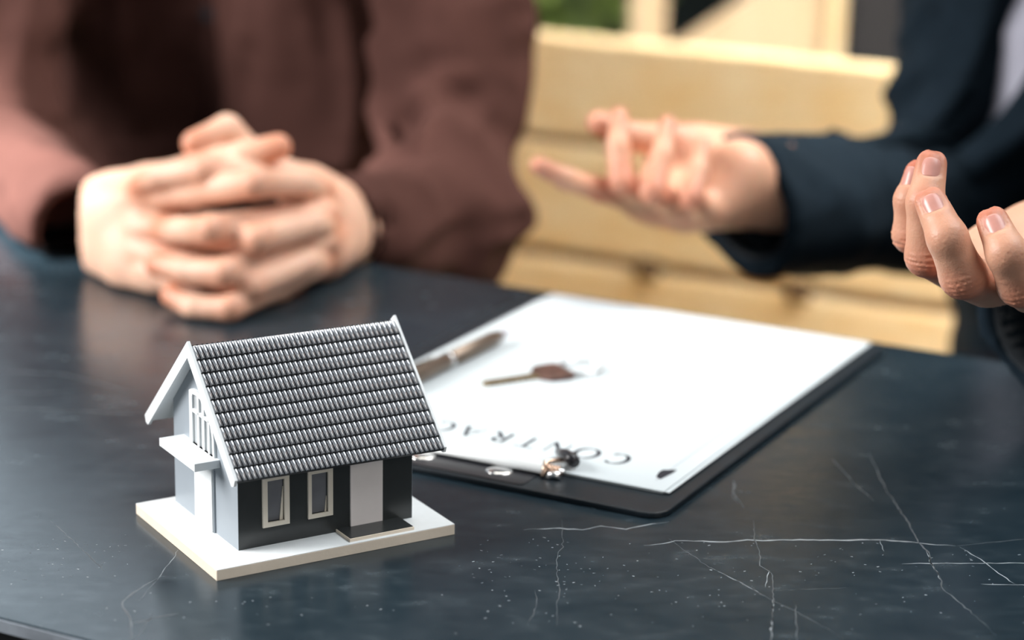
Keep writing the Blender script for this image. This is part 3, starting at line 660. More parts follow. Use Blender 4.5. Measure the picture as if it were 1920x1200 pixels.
def add_nail(parent, tip, dip, dors, r, m=None, **k):
    V, F = nail_mesh(np.array(tip), np.array(dip), np.array(dors, float), r, **k); me = pydata('fingernail', V, F, True)
    return mesh_obj('fingernail', me, m or M['nail'], parent)
def bridge(V, F, groups):
    """tie the hand surfaces to the arm surface inside the sleeve with a hidden web so the body is one mesh"""
    off = np.cumsum([0] + [len(g) for g in groups]); Q = []
    big = groups[-1]; ob = off[-2]
    for gi, g in enumerate(groups[:-1]):
        d = ((g[::7, None] - big[None, ::11]) ** 2).sum(-1); i, j = np.unravel_index(d.argmin(), d.shape); i = i * 7; j = j * 11
        Fi = F[(F == off[gi] + i).any(1)][0]; Fj = F[(F == ob + j).any(1)][0]
        Q.append((Fi[0], Fi[1], Fj[1], Fj[0]))
    return np.concatenate([F, np.array(Q)])
def unit(v): v = np.array(v, float); return v / np.linalg.norm(v)

def head_and_hair(F, neck, top, face, s=1.0):
    """adds a head to field F; returns hair parts later"""
    up = unit(top - neck); fw = unit(face - up * (face @ up)); sd = np.cross(up, fw); R = np.array([sd, fw, up]); c = neck + up * 0.155
    F.add(F.ell(c + up * 0.02, (0.073, 0.092, 0.100), R), 0.01); F.add(F.ell(c - up * 0.045 + fw * 0.025, (0.052, 0.062, 0.068), R), 0.03)
    F.add(F.chain([neck - up * 0.06, neck + up * 0.09], [0.062, 0.052]), 0.02)
    F.add(F.chain([c + fw * 0.088 + up * 0.012, c + fw * 0.108 - up * 0.018], [0.008, 0.013]), 0.010)
    F.add(F.chain([c + fw * 0.086 - up * 0.048 - sd * 0.016, c + fw * 0.086 - up * 0.048 + sd * 0.016], [0.008, 0.008]), 0.006)
    for q in (-1, 1):
        F.add(F.ell(c + sd * 0.076 * q - up * 0.002, (0.010, 0.020, 0.032), R), 0.005)
        sl, d = F.ell(c + fw * 0.092 + sd * 0.031 * q + up * 0.016, (0.017, 0.014, 0.010), R); F.D[sl] = np.maximum(F.D[sl], -d)
    return c, up, fw, sd, R

# ---- the person in the brown shirt, hands clasped on the table
pA = empty('person', tuple(T(-1.09, 1.66, -0.75)), 0, 'person in a brown button shirt with clasped hands resting on the table', 'person')
k1 = 0.3835
def A_(x, y, d): return at(100 + x * k1, 180 + y * k1, d)
FA = Field(at(110, 640, 1.33) - [0.02, 0.06, 0.03], at(720, 180, 1.66) + [0.02, 0.03, 0.06], 0.0018)
# his right hand comes from the left of the picture, his left hand from the right
fing = [
 # right hand: index, middle, ring, little - bent at the front, tips lying on the back of the other hand
 ([A_(440,500,1.475), A_(985,430,1.418), A_(1215,425,1.452), A_(1300,470,1.485)], [.0108,.0098,.0088,.0078]),
 ([A_(420,640,1.470), A_(1000,700,1.412), A_(1265,625,1.447), A_(1345,640,1.480)], [.0108,.0098,.0088,.0078]),
 ([A_(430,760,1.468), A_(965,930,1.412), A_(1230,815,1.445), A_(1310,790,1.478)], [.0105,.0095,.0086,.0076]),
 ([A_(470,860,1.462), A_(900,1040,1.430), A_(1100,1000,1.455), A_(1190,940,1.480)], [.0098,.0086,.0078,.0070]),
 # left hand
 ([A_(1290,450,1.485), A_(735,365,1.436), A_(520,395,1.452), A_(425,440,1.466)], [.0108,.0096,.0088,.0080]),
 ([A_(1330,580,1.480), A_(770,655,1.410), A_(620,660,1.430), A_(530,660,1.446)], [.0108,.0098,.0090,.0082]),
 ([A_(1330,700,1.476), A_(835,865,1.404), A_(650,855,1.418), A_(505,825,1.432)], [.0105,.0096,.0090,.0082]),
 ([A_(1290,820,1.470), A_(860,1040,1.404), A_(690,1035,1.412), A_(575,975,1.424)], [.0098,.0086,.0082,.0074]),
 # thumbs, crossed on top
 ([A_(560,420,1.500), A_(720,350,1.470), A_(930,300,1.462), A_(1100,250,1.462)], [.0135,.0118,.0110,.0092]),
 ([A_(1190,420,1.500), A_(1000,330,1.490), A_(850,165,1.478), A_(690,232,1.468)], [.0130,.0112,.0104,.0090]),
]
palm = [
 ('c', [A_(120,640,1.560), A_(290,560,1.505), A_(470,520,1.478)], [.026,.024,.017]), ('c', [A_(150,660,1.550), A_(330,690,1.500), A_(450,700,1.476)], [.025,.023,.016]),
 ('c', [A_(200,700,1.535), A_(400,830,1.485), A_(520,890,1.464)], [.021,.019,.013]), ('c', [A_(250,560,1.53), A_(480,470,1.500), A_(600,430,1.495)], [.021,.018,.014]),
 ('c', [A_(1425,630,1.560), A_(1340,560,1.512), A_(1265,490,1.490)], [.0225,.021,.014]), ('c', [A_(1420,660,1.555), A_(1350,680,1.510), A_(1290,700,1.484)], [.0225,.020,.014]),
 ('c', [A_(1390,700,1.545), A_(1320,770,1.497), A_(1240,820,1.476)], [.020,.016,.012]), ('c', [A_(1380,560,1.545), A_(1240,450,1.510), A_(1150,420,1.502)], [.019,.015,.013]),
 ('c', [A_(-60,590,1.640), A_(120,640,1.560)], [.026,.0245]), ('c', [A_(1700,640,1.640), A_(1425,645,1.560)], [.026,.0225]),
 ('c', [A_(560,640,1.500), A_(900,680,1.492), A_(1200,640,1.500)], [.014,.014,.014]), ('c', [A_(560,790,1.490), A_(900,830,1.484), A_(1180,780,1.492)], [.012,.012,.012]),
]
fing = [(q, [x * 0.94 for x in r]) for q, r in fing]
hand(FA, fing, palm, 0.004, 0.010)
sl, P = FA.sub(FA.lo, FA.lo + 2); FA.D[sl] = np.maximum(FA.D[sl], (Z0 + 0.0014) - P[..., 2])
hv = FA.mesh('h', 2)
# arms
wristR, wristL = A_(-60,590,1.640), A_(1700,640,1.640)
elbR, elbL = at(-40, 300, 1.82), at(828, 425, 1.715)
shR, shL = T(-1.31, 1.66, 0.33), T(-0.915, 1.67, 0.33)
FB = Field(T(-1.09, 1.66, 0) - [0.42, 0.42, 0.36], T(-1.09, 1.66, 0) + [0.42, 0.42, 0.80], 0.009)
chest = T(-1.10, 1.68, 0.20); neck = T(-1.10, 1.64, 0.44)
for s_ in (-1, 1):
    FB.add(FB.chain([T(-1.11 + .07 * s_, 1.69, 0.28), T(-1.11 + .06 * s_, 1.71, 0.0), T(-1.11 + .07 * s_, 1.73, -0.17)], [.076, .070, .076]), 0.03)
FB.add(FB.chain([shR, T(-1.1, 1.66, 0.37), shL], [.05, .06, .05]), 0.04)
FB.add(FB.chain([wristR + (elbR - wristR) * 0.1, elbR, shR], [.024, .030, .034]), 0.02); FB.add(FB.chain([wristL + (elbL - wristL) * 0.1, elbL, shL], [.024, .028, .032]), 0.02)
sl, P = FB.sub(FB.lo, FB.lo + 2); FB.D[sl] = np.maximum(FB.D[sl], np.where(P @ EV < V1 + 0.015, (Z0 + 0.006) - P[..., 2], -1))
hc = head_and_hair(FB, neck, neck + [0, -0.02, 0.2], unit(-EV * 0.9 + EZ * -0.35 + EU * 0.3))
bv_ = FB.mesh('b', 2)
Vb, Fb = join_vf([hv, bv_]); Fb = bridge(Vb, Fb, [hv[0], bv_[0]])
me = np_mesh('body', Vb, Fb); flush_attr(me, Vb, [(p[1], .5, .009) for p, r in fing] + [(p[3], .7, .010) for p, r in fing])
mesh_obj('body', me, M['skin1'], pA)
def hair(name, hc, parent, L=0.0, seed=3):
    c, up, fw, sd, R = hc
    H = Field(c - [.14, .14, .16], c + [.14, .14, .17], 0.006)
    H.add(H.ell(c + up * 0.028 - fw * 0.008, (0.082, 0.100, 0.106), R), 0)
    H.cut(H.chain([c + fw * 0.10 - up * 0.10, c + fw * 0.085 + up * 0.035], [.075, .070])); sl, P = H.sub(H.lo, H.lo + 1)
    H.D[sl] = np.maximum(H.D[sl], (P - (c - up * 0.03)) @ -up - 0.0 + ((P - c) @ fw) * 0.35); H.fold(0.004, 60, seed, (1, 1, .3))
    v, f = H.mesh('hair'); mesh_obj(name, np_mesh(name, v, f), M['hair'], parent)
    for q in (-1, 1):
        bm = bmesh.new(); bmesh.ops.create_uvsphere(bm, u_segments=12, v_segments=8, radius=0.012, matrix=Matrix.Translation(c + fw * 0.080 + sd * 0.031 * q + up * 0.015)); mesh_obj('eye', bm_mesh('eye', bm, True), M['eye'], parent)
hair('hair', hc, pA)

def skirted_trousers(parent, base, fwd, knee_off, name='trousers'):
    """seated legs: pelvis, two thighs, two shins; returns the ankle points"""
    side = np.cross(fwd, EZ); G = Field(base - [0.62, 0.62, 0.56], base + [0.62, 0.62, 0.22], 0.011); an = []
    G.add(G.ell(base + EZ * 0.03, (0.17, 0.13, 0.12), np.array([side, fwd, EZ]), 0.05), 0.03)
    for q in (-1, 1):
        hp = base + side * 0.09 * q; kn = hp + fwd * knee_off + side * 0.05 * q + EZ * 0.035; ak = kn + fwd * 0.02 - EZ * 0.43
        G.add(G.chain([hp, kn], [.085, .062]), 0.03); G.add(G.chain([kn, ak], [.062, .048], 0.02), 0.02); an.append(ak)
    G.fold(0.006, 14, 5, (1, 1, 1.6)); v, f = G.mesh(name); mesh_obj(name, np_mesh(name, v, f), M['denim'], parent)
    for ak in an:
        S = Field(ak - [.22, .22, .12], ak + [.22, .22, .07], 0.006)
        S.add(S.chain([ak + EZ * -0.045, ak + fwd * 0.09 - EZ * 0.052, ak + fwd * 0.17 - EZ * 0.062], [.040, .036, .030]), 0.02)
        S.add(S.chain([ak, ak - EZ * 0.05], [.045, .040]), 0.02)
        sl, P = S.sub(S.lo, S.lo + 1); S.D[sl] = np.maximum(S.D[sl], (Z0 - 0.7485) - P[..., 2])
        v, f = S.mesh('shoe'); mesh_obj('shoe', np_mesh('shoe', v, f), M['leather'], parent)
skirted_trousers(pA, T(-1.10, 1.66, -0.198), -EV, 0.40)

# brown shirt
SA = Field(T(-1.09, 1.60, 0) - [0.40, 0.62, 0.24], T(-1.09, 1.60, 0) + [0.44, 0.40, 0.50], 0.0055)
for s_ in (-1, 1):
    SA.add(SA.chain([T(-1.12 + .085 * s_, 1.67, 0.30), T(-1.12 + .090 * s_, 1.69, 0.05), T(-1.12 + .085 * s_, 1.71, -0.15)], [.115, .112, .115]), 0.04)
SA.add(SA.chain([shR, T(-1.10, 1.66, 0.37), shL], [.064, .075, .064]), 0.05)
SA.add(SA.chain([neck - EZ * 0.05, neck + EZ * 0.0], [.078, .070]), 0.03)
cuffR = A_(130, 655, 1.553); cuffL = A_(1385, 650, 1.548)
dR = unit(elbR - cuffR); dL = unit(elbL - cuffL)
SA.add(SA.chain([cuffR, cuffR + dR * 0.09, elbR], [.0345, .0400, .0500]), 0.02); SA.add(SA.chain([elbR, shR], [.0500, .060], 0.02), 0.03)
SA.add(SA.chain([cuffL, cuffL + dL * 0.09, elbL], [.0335, .0400, .0475]), 0.02); SA.add(SA.chain([elbL, shL], [.0475, .050], 0.02), 0.03)
armw = lambda P: np.clip(1.3 - 0 * P[:, 0], 0, 1.3)
SA.fold(0.015, 12, 21, (1.3, 1.3, 0.45), where=lambda P: np.where(P[:, 2] > Z0 - 0.02, 1.0, 0.4) * np.clip(((P @ EV) - 1.33) / 0.15, 0.15, 1)); SA.fold(0.005, 26, 9, (0.8, 0.8, 1.4))
# long folds of cloth, seated on the surface
for path, r_ in (([(222, -60), (232, 60), (240, 160), (246, 260)], .013), ([(372, -20), (345, 60), (300, 95), (275, 170), (262, 230)], .012), ([(60, -40), (40, 60), (30, 150)], .012), ([(470, -40), (462, 60), (450, 150)], .010),
                 ([(742, 110), (800, 85), (880, 88)], .009), ([(728, 205), (790, 190), (870, 150)], .010), ([(735, 285), (800, 275), (860, 300)], .009), ([(700, 180), (722, 235), (735, 300)], .009), ([(690, 335), (740, 345), (790, 340)], .008), ([(560, -40), (585, 60), (600, 160)], .008)):
    hp_ = []
    for q_ in path:
        r0 = at(*q_, 1.5); h_ = SA.cast(r0, r0 - CO, 0.7)
        if h_ is not None: hp_.append(h_ + unit(r0 - CO) * (r_ * 0.45))
    if len(hp_) > 1: SA.add(SA.chain(hp_, [r_ * 0.6] + [r_] * (len(hp_) - 2) + [r_ * 0.6], 0.004), 0.007)
# diagonal creases gathering towards the elbows
def crease(Fd, c, ax, amp, wl, rad):
    idx = np.argwhere(np.abs(Fd.D) < 0.02); P = Fd.lo + idx * Fd.vox; q = P - c
    w = np.exp(-(q ** 2).sum(1) / (2 * rad * rad)); ph = (q @ np.array(ax)) / wl + 0.8 * vnoise(P, 18, 3)
    Fd.D[tuple(idx.T)] -= amp * w * (1 - 2.0 * np.abs(np.sin(math.pi * ph)))
crease(SA, elbL + EZ * 0.05 - EV * 0.03, unit(EZ * 0.6 + EU * 0.75), 0.005, 0.052, 0.055)
crease(SA, elbR + EZ * 0.04, unit(EZ * 0.7 + EU * 0.6), 0.004, 0.045, 0.06)
for cf, dd in ((cuffR, dR), (cuffL, dL)):
    SA.cut(SA.chain([cf - dd * 0.060, cf - dd * 0.004, cf + dd * 0.035], [.060, .0275, .0255], 0.0))
    sl, P = SA.sub(cf - 0.09, cf + 0.09); SA.D[sl] = np.maximum(SA.D[sl], -np.where((P - cf) @ dd < 0.001, (P - cf) @ dd - 0.001, -1.0) * 1.0) if False else SA.D[sl]
sl, P = SA.sub(SA.lo, SA.lo + 2); SA.D[sl] = np.maximum(SA.D[sl], np.where(P[..., 2] > Z0 + 0.30, 0.068 - np.linalg.norm(P - neck - np.clip((P - neck) @ EZ, -.08, .1)[..., None] * EZ, axis=-1), -1))
# keep the cloth resting on, not in, the table
inT = (P @ EU > U0) & (P @ EU < U1) & (P @ EV < V1 + 0.008); SA.D[sl] = np.maximum(SA.D[sl], np.where(inT, (Z0 + 0.0035) - P[..., 2], -1))
v, f = SA.mesh('shirt', 2); shirt = mesh_obj('shirt', np_mesh('shirt', v, f), M['shirt'], pA)
def strip_on(Fd, pts, w, th, name, m, parent, sidev, fwd, off=0.0012, start=0.09):
    """a narrow band of cloth following the surface: cast rays along fwd at each centre point"""
    V = []; F = []
    for i, p in enumerate(pts):
        ww = w if np.isscalar(w) else w[i]
        row = []
        for s_ in (-1, -0.5, 0, 0.5, 1):
            o = p + sidev * ww * s_ / 2; h = Fd.cast(o - fwd * start, fwd, 0.3)
            row.append(h)
        good = [r for r in row if r is not None]
        if not good: continue
        mid = np.mean(good, 0)
        row = [r if r is not None else mid + sidev * ww * s_ / 2 for r, s_ in zip(row, (-1, -0.5, 0, 0.5, 1))]
        base = len(V)
        for r in row: V.append(r - fwd * (off + th))
        for r in row: V.append(r + fwd * 0.001)
    n = len(V) // 10
    # smooth along the strip
    A = np.array(V).reshape(n, 10, 3)
    for _ in range(2): A[1:-1] = 0.5 * A[1:-1] + 0.25 * (A[:-2] + A[2:])
    V = A.reshape(-1, 3)
    for i in range(n - 1):
        a, b = i * 10, i * 10 + 10
        for k in range(4): F.append((a + k, a + k + 1, b + k + 1, b + k)); F.append((b + 5 + k, b + 6 + k, a + 6 + k, a + 5 + k))
        F.append((a, b, b + 5, a + 5)); F.append((a + 4, a + 9, b + 9, b + 4))
    F.append((4, 3, 2, 1, 0, 5, 6, 7, 8, 9)); e = (n - 1) * 10; F.append((e, e + 1, e + 2, e + 3, e + 4, e + 9, e + 8, e + 7, e + 6, e + 5))
    return mesh_obj(name, pydata(name, V, F, True), m, parent), V
uc = -1.118
pts = [T(uc + 0.10 * 0 + 0.004 * math.sin(z * 20), 1.6, z) for z in np.linspace(0.36, -0.10, 30)]
pl_, pv = strip_on(SA, pts, 0.034, 0.0018, 'placket', M['shirt'], shirt, EU, EV)
for z in (0.30, 0.205, 0.1005, 0.0):
    h = SA.cast(T(uc, 1.51, z), EV, 0.3)
    if h is not None:
        bm = bmesh.new(); r = bmesh.ops.create_cone(bm, segments=20, radius1=0.0062, radius2=0.0056, depth=0.0024, cap_ends=True)
        bmesh.ops.transform(bm, matrix=Matrix.Translation(h - EV * 0.0042) @ Vector(-EV).to_track_quat('Z', 'Y').to_matrix().to_4x4(), verts=bm.verts)
        mesh_obj('button', bm_mesh('button', bm), M['button'], shirt)
# dark band around the wrist at the left cuff
wc = A_(88, 640, 1.572); wd = unit(A_(290, 600, 1.505) - A_(120, 640, 1.560))
def band(name, c, ax, r0, r1, w, m, parent, sq=(1, 1)):
    ax = unit(ax); x = unit(np.cross(ax, EZ)); y = np.cross(ax, x); V = []; F = []; N = 40; pr = [(-w / 2, r0), (-w / 2, r1 - 0.0006), (-w / 2 + 0.001, r1), (w / 2 - 0.001, r1), (w / 2, r1 - 0.0006), (w / 2, r0)]
    for i in range(N):
        a = 2 * math.pi * i / N
        for t, r in pr:
            w_ = c + ax * t + r * (sq[0] * math.cos(a) * x + sq[1] * math.sin(a) * y); w_[2] = max(w_[2], Z0 + 0.0012); V.append(w_)
    for i in range(N):
        a, b = i * 6, (i + 1) % N * 6
        for k in range(6): F.append((a + k, a + (k + 1) % 6, b + (k + 1) % 6, b + k))
    return mesh_obj(name, pydata(name, V, F, True), m, parent)
band('dark_wrist_band', wc, wd, 0.0262, 0.0300, 0.013, M['leather'], pA)

# ---- the person in the navy suit, both hands raised
pB = empty('person', tuple(T(-0.34, 1.72, -0.75)), 0, 'person in a navy suit jacket with both hands raised palm up above the table', 'person')
def B_(x, y, d): return at(1600 + x / 2.553, 250 + y / 2.553, d)
lo_ = at(1640, 600, 0.98) - [0.01, 0.03, 0.02]; hi_ = at(2080, 240, 1.20) + [0.02, 0.05, 0.03]
FH = Field(lo_, hi_, 0.00105)
nearf = [
 ([B_(900,790,1.105), B_(800,722,1.040), B_(735,575,1.028), B_(668,425,1.036)], [.0112,.0102,.0090,.0074]),     # index
 ([B_(745,770,1.110), B_(525,680,1.045), B_(450,500,1.036), B_(372,330,1.046)], [.0112,.0104,.0090,.0074]),     # middle
 ([B_(600,720,1.120), B_(352,585,1.070), B_(345,330,1.060), B_(374,148,1.066)], [.0108,.0098,.0085,.0072]),     # ring
 ([B_(480,640,1.130), B_(278,485,1.092), B_(272,320,1.086), B_(308,185,1.088)], [.0098,.0086,.0074,.0064]),     # little
]
nearp = [
 ('c', [B_(1080,600,1.195), B_(900,740,1.115)], [.021,.0125]), ('c', [B_(1070,590,1.195), B_(750,735,1.118)], [.021,.0125]),
 ('c', [B_(1050,570,1.198), B_(620,690,1.128)], [.020,.0120]), ('c', [B_(1040,560,1.200), B_(520,625,1.138)], [.019,.0110]),
 ('c', [B_(1100,500,1.200), B_(880,520,1.165), B_(690,560,1.150)], [.024,.019,.013]),
 ('c', [B_(1120,520,1.180), B_(1080,600,1.130), B_(1060,640,1.10)], [.020,.016,.013]),
 ('c', [B_(1500,520,1.300), B_(1100,560,1.200)], [.031,.025]),
 ('c', [B_(1120,620,1.15), B_(1050,700,1.11)], [.016,.013]),
]
thumbN = ([B_(1120,560,1.150), B_(1080,480,1.110), B_(1060,400,1.075), B_(1040,310,1.050)], [.0135,.0115,.0105,.0088])
hand(FH, nearf + [thumbN], nearp, 0.008, 0.016)
# knuckle creases, real relief on the backs and fronts of the joints
def knuckle(Fd, c, ax, dors, r, amp=0.00045, wl=0.0021, span=0.0045, seed=1):
    ax = unit(ax); sl, P = Fd.sub(c - 0.016, c + 0.016); q = P - c; t = q @ ax; lat = q @ np.cross(ax, unit(dors)); dd = q @ unit(dors)
    w = np.exp(-(t / span) ** 2) * np.clip(dd / r, 0, 1); ph = t / wl + 0.22 * vnoise(P, 160, seed) + 10 * lat * lat / r
    Fd.D[sl] += amp * w * (1 - np.abs(np.sin(math.pi * ph)) * 1.6)
TOC = lambda p: unit(CO - p)
def dorsal(dip, tip, bias): return unit(TOC(tip) + np.array(bias))
dn = [dorsal(None, nearf[0][0][3], (.10, 0, -.05)), dorsal(None, nearf[1][0][3], (.10, 0, -.05)), dorsal(None, nearf[2][0][3], (.02, 0, .0)), dorsal(None, nearf[3][0][3], (-1.2, 0, 0))]
for (p, r), n_ in zip(nearf, dn):
    knuckle(FH, p[2], p[3] - p[1], n_, r[2], 0.0005, 0.0021, 0.0040, 2); knuckle(FH, p[1], p[2] - p[1], unit(n_ + [-.3, 0, -.6]), r[1], 0.0009, 0.0026, 0.0060, 4)
for (p, r), n_ in zip(nearf, dn): nail_bed(FH, p[3], p[2], n_, r[3])
nh = FH.mesh('n', 1)
# the far hand
def C_(x, y, d): return at(960 + x / 2, 150 + y / 2, d)
FK = Field(C_(20, 620, 1.42) - [0.01, 0.07, 0.02], C_(1150, 60, 1.62) + [0.02, 0.03, 0.03], 0.0018)
farf = [
 ([C_(470,455,1.490), C_(330,412,1.455), C_(205,372,1.435), C_(100,322,1.425)], [.0105,.0094,.0084,.0072]),      # index, nearly straight
 ([C_(540,470,1.480), C_(412,385,1.440), C_(398,250,1.445), C_(402,135,1.455)], [.0108,.0098,.0086,.0074]),
 ([C_(640,490,1.465), C_(528,418,1.425), C_(562,285,1.435), C_(585,165,1.448)], [.0106,.0096,.0084,.0072]),
 ([C_(735,500,1.455), C_(675,440,1.418), C_(700,340,1.428), C_(712,240,1.442)], [.0098,.0084,.0074,.0064]),
 ([C_(790,270,1.520), C_(610,225,1.500), C_(450,215,1.480), C_(325,160,1.470)], [.0170,.0125,.0110,.0090]),
]
farp = [
 ('c', [C_(980,395,1.535), C_(780,410,1.500), C_(500,450,1.492)], [.0215,.018,.013]), ('c', [C_(980,410,1.530), C_(760,440,1.485), C_(560,470,1.478)], [.0215,.016,.013]),
 ('c', [C_(970,405,1.520), C_(800,440,1.475), C_(650,495,1.465)], [.0215,.016,.013]), ('c', [C_(950,370,1.510), C_(850,350,1.470), C_(750,470,1.455)], [.0225,.021,.013]),
 ('c', [C_(980,375,1.535), C_(850,310,1.515), C_(700,270,1.505)], [.022,.020,.014]), ('c', [C_(700,300,1.510), C_(560,330,1.500)], [.018,.012]),
 ('c', [C_(1400,440,1.66), C_(990,400,1.535)], [.028,.0235]),
]
farf = [(q, [x * (0.84 if i < 4 else 0.9) for x in r]) for i, (q, r) in enumerate(farf)]
hand(FK, farf, farp, 0.008, 0.016); fh = FK.mesh('f', 2)
# torso, arms, head under the clothes
fB = unit([-0.80, -0.60, 0]); rB = np.cross(fB, EZ)          # facing, and his right side
tB = np.array([0.46, 1.70, Z0]); shBR = tB + rB * 0.150 - fB * 0.05 + EZ * 0.33; shBL = tB - rB * 0.175 + EZ * 0.33
wrF = C_(1400,430,1.66); elF = at(1765, 372, 1.74); wrN = B_(1500,520,1.300); elN = np.array([0.56, 1.46, Z0 + 0.055]); neckB = tB + EZ * 0.45
FT = Field(tB - [0.34, 0.42, 0.36], tB + [0.34, 0.34, 0.80], 0.009)
for s_ in (-1, 1): FT.add(FT.chain([tB + rB * .07 * s_ + EZ * .30, tB + rB * .06 * s_ + EZ * .06, tB + [.08, 0, 0] + rB * .07 * s_ - EZ * .18], [.095, .085, .085]), 0.03)
FT.add(FT.chain([shBR, tB + EZ * 0.37, shBL], [.05, .06, .05]), 0.04)
FT.add(FT.chain([wrF + (elF - wrF) * 0.2, elF, shBR], [.026, .030, .034]), 0.02); FT.add(FT.chain([wrN, elN, shBL], [.030, .038, .045]), 0.02)
hB = head_and_hair(FT, neckB, neckB + [0, 0, 0.2], unit(fB + np.array([-.2, -.1, 0])))
tv = FT.mesh('t', 2)
def comps(g):
    par = np.arange(len(g[0]))
    for _ in range(400):
        m = par[g[1]].min(1); q = par.copy(); np.minimum.at(q, g[1].ravel(), np.repeat(m, 4)); q = q[q]
        if (q == par).all(): break
        par = q
    return par
def keep_main(g):
    c = comps(g); u, n = np.unique(c, return_counts=True); m = u[n.argmax()]; print('COMPS', n, flush=True)
    ok = c == m; ids = np.cumsum(ok) - 1; return g[0][ok], ids[g[1][ok[g[1][:, 0]]]]
nh, fh, tv = keep_main(nh), keep_main(fh), keep_main(tv)
Vb, Fb = join_vf([nh, fh, tv]); Fb = bridge(Vb, Fb, [nh[0], fh[0], tv[0]]); me = np_mesh('body', Vb, Fb)
flush_attr(me, Vb, [(p[3] + (p[3] - p[2]) * 0.1, .8, .0065) for p, r in nearf] + [(p[1] + [0, -.004, -.006], .55, .009) for p, r in nearf] + [(p[2], .4, .006) for p, r in nearf] + [(p[3], .4, .010) for p, r in farf] + [(p[1], .6, .010) for p, r in farf])
bodyB = mesh_obj('body', me, M['skin2'], pB)
for (p, r), n_ in zip(nearf, dn): add_nail(pB, p[3], p[2], n_, r[3] - 0.00025)
for p, r in farf[:1]: add_nail(pB, p[3], p[2], unit([-0.1, -.7, -.6]), r[3])
hair('hair', hB, pB, seed=8); skirted_trousers(pB, tB + [.08, 0, 0] - EZ * 0.198, unit(-EV * 0.9 - EU * 0.25), 0.40)
# jacket
SJ = Field(tB - [0.50, 0.66, 0.30], tB + [0.32, 0.34, 0.50], 0.0055)
LN = np.array([0.058, 0, 0])                     # he leans to the left of the picture: hips further right
for s_ in (-1, 1): SJ.add(SJ.chain([tB + rB * .08 * s_ + EZ * .30, tB + rB * .075 * s_ + EZ * 0.08, tB + LN + rB * .085 * s_ - EZ * .10, tB + LN * 1.1 + rB * .09 * s_ - EZ * .20], [.118, .110, .108, .112]), 0.03)
SJ.add(SJ.chain([shBR + EZ * .01, tB + EZ * 0.38, shBL + EZ * .01], [.066, .07, .066]), 0.04)
SJ.add(SJ.chain([neckB - EZ * 0.06, neckB - EZ * 0.01], [.08, .07]), 0.03)
cfF = at(1392, 388, 1.502); dF = unit(elF - cfF); cfN = at(1985, 590, 1.205); dN = unit(elN - cfN)
SJ.add(SJ.chain([cfF - dF * 0.012, cfF + dF * 0.10, elF], [.0415, .0430, .0530]), 0.02); SJ.add(SJ.chain([elF, shBR], [.0500, .056], 0.02), 0.02)
SJ.add(SJ.chain([cfN - dN * 0.010, cfN + dN * 0.10, elN], [.0480, .0480, .0560]), 0.02); SJ.add(SJ.chain([elN, shBL], [.0560, .068], 0.02), 0.03)
SJ.fold(0.0055, 13, 31, (1.2, 1.2, 0.6)); SJ.fold(0.003, 30, 19, (0.8, 0.8, 1.4))
crease(SJ, elF + EZ * 0.05, unit(EZ * 0.7 - EU * 0.5), 0.006, 0.040, 0.07)
def cuffcut(Fd, c, d_, tilt, r, depth=0.055):
    sl, P = Fd.sub(c - 0.12, c + 0.12); q = P - c; nn = unit(d_ + np.array(tilt)); Fd.D[sl] = np.maximum(Fd.D[sl], np.where(np.linalg.norm(q, axis=-1) < 0.085, -(q @ nn), -1))
    sl, dd = Fd.chain([c - d_ * 0.05, c + d_ * depth], [r, r]); Fd.D[sl] = np.maximum(Fd.D[sl], -dd)
cuffcut(SJ, cfF, dF, (0.0, -0.25, 0.34), 0.0340); cuffcut(SJ, cfN, dN, (0.0, 0.1, 0.0), 0.0395)
# open collar: a V cut showing the shirt
sl, P = SJ.sub(SJ.lo, SJ.lo + 2); q = P - tB; X = q @ rB; Y = q @ fB; Zq = P[..., 2] - Z0
vw = 0.006 + 0.14 * np.clip(Zq - 0.045, 0, 1); Xc = 0.058 - 0.35 * np.clip(Zq - 0.045, -1, 0.15)
SJ.D[sl] = np.maximum(SJ.D[sl], np.where((np.abs(X - Xc) < vw) & (Y > 0.02) & (Zq > 0.045), Y - 0.085, -1))
inT = (P @ EU > U0) & (P @ EU < U1) & (P @ EV < V1 + 0.008); SJ.D[sl] = np.maximum(SJ.D[sl], np.where(inT, (Z0 + 0.0035) - P[..., 2], -1))
v, f = SJ.mesh('jacket', 2); jacket = mesh_obj('jacket', np_mesh('jacket', v, f), M['suit'], pB)
DS = Field(tB - [0.26, 0.26, 0.2], tB + [0.26, 0.26, 0.50], 0.007)
for s_ in (-1, 1): DS.add(DS.chain([tB + rB * .07 * s_ + EZ * .30 , tB + rB * .064 * s_ + EZ * .06, tB + [.02, 0, 0] + rB * .04 * s_ + EZ * .01], [.108, .093, .050]), 0.03)
DS.add(DS.chain([neckB - EZ * 0.09, neckB - EZ * 0.0], [.070, .062]), 0.03); DS.fold(0.004, 18, 4, (1, 1, .5))
v, f = DS.mesh('dress_shirt'); mesh_obj('dress_shirt', np_mesh('dress_shirt', v, f), M['dress'], pB)
for s_ in (-1, 1):
    zz = np.linspace(0.40, 0.0, 26); pts = [tB + rB * (0.058 - 0.35 * min(0.15, z - 0.045) + s_ * (0.020 + 0.22 * max(0, z - 0.03))) + EZ * z for z in zz]
    ww = [0.020 + 0.045 * min(1, max(0, (z - 0.0) / 0.28)) for z in zz]
    strip_on(SJ, pts, ww, 0.003, 'lapel', M['suit'], jacket, rB, -fB, 0.001, 0.16)
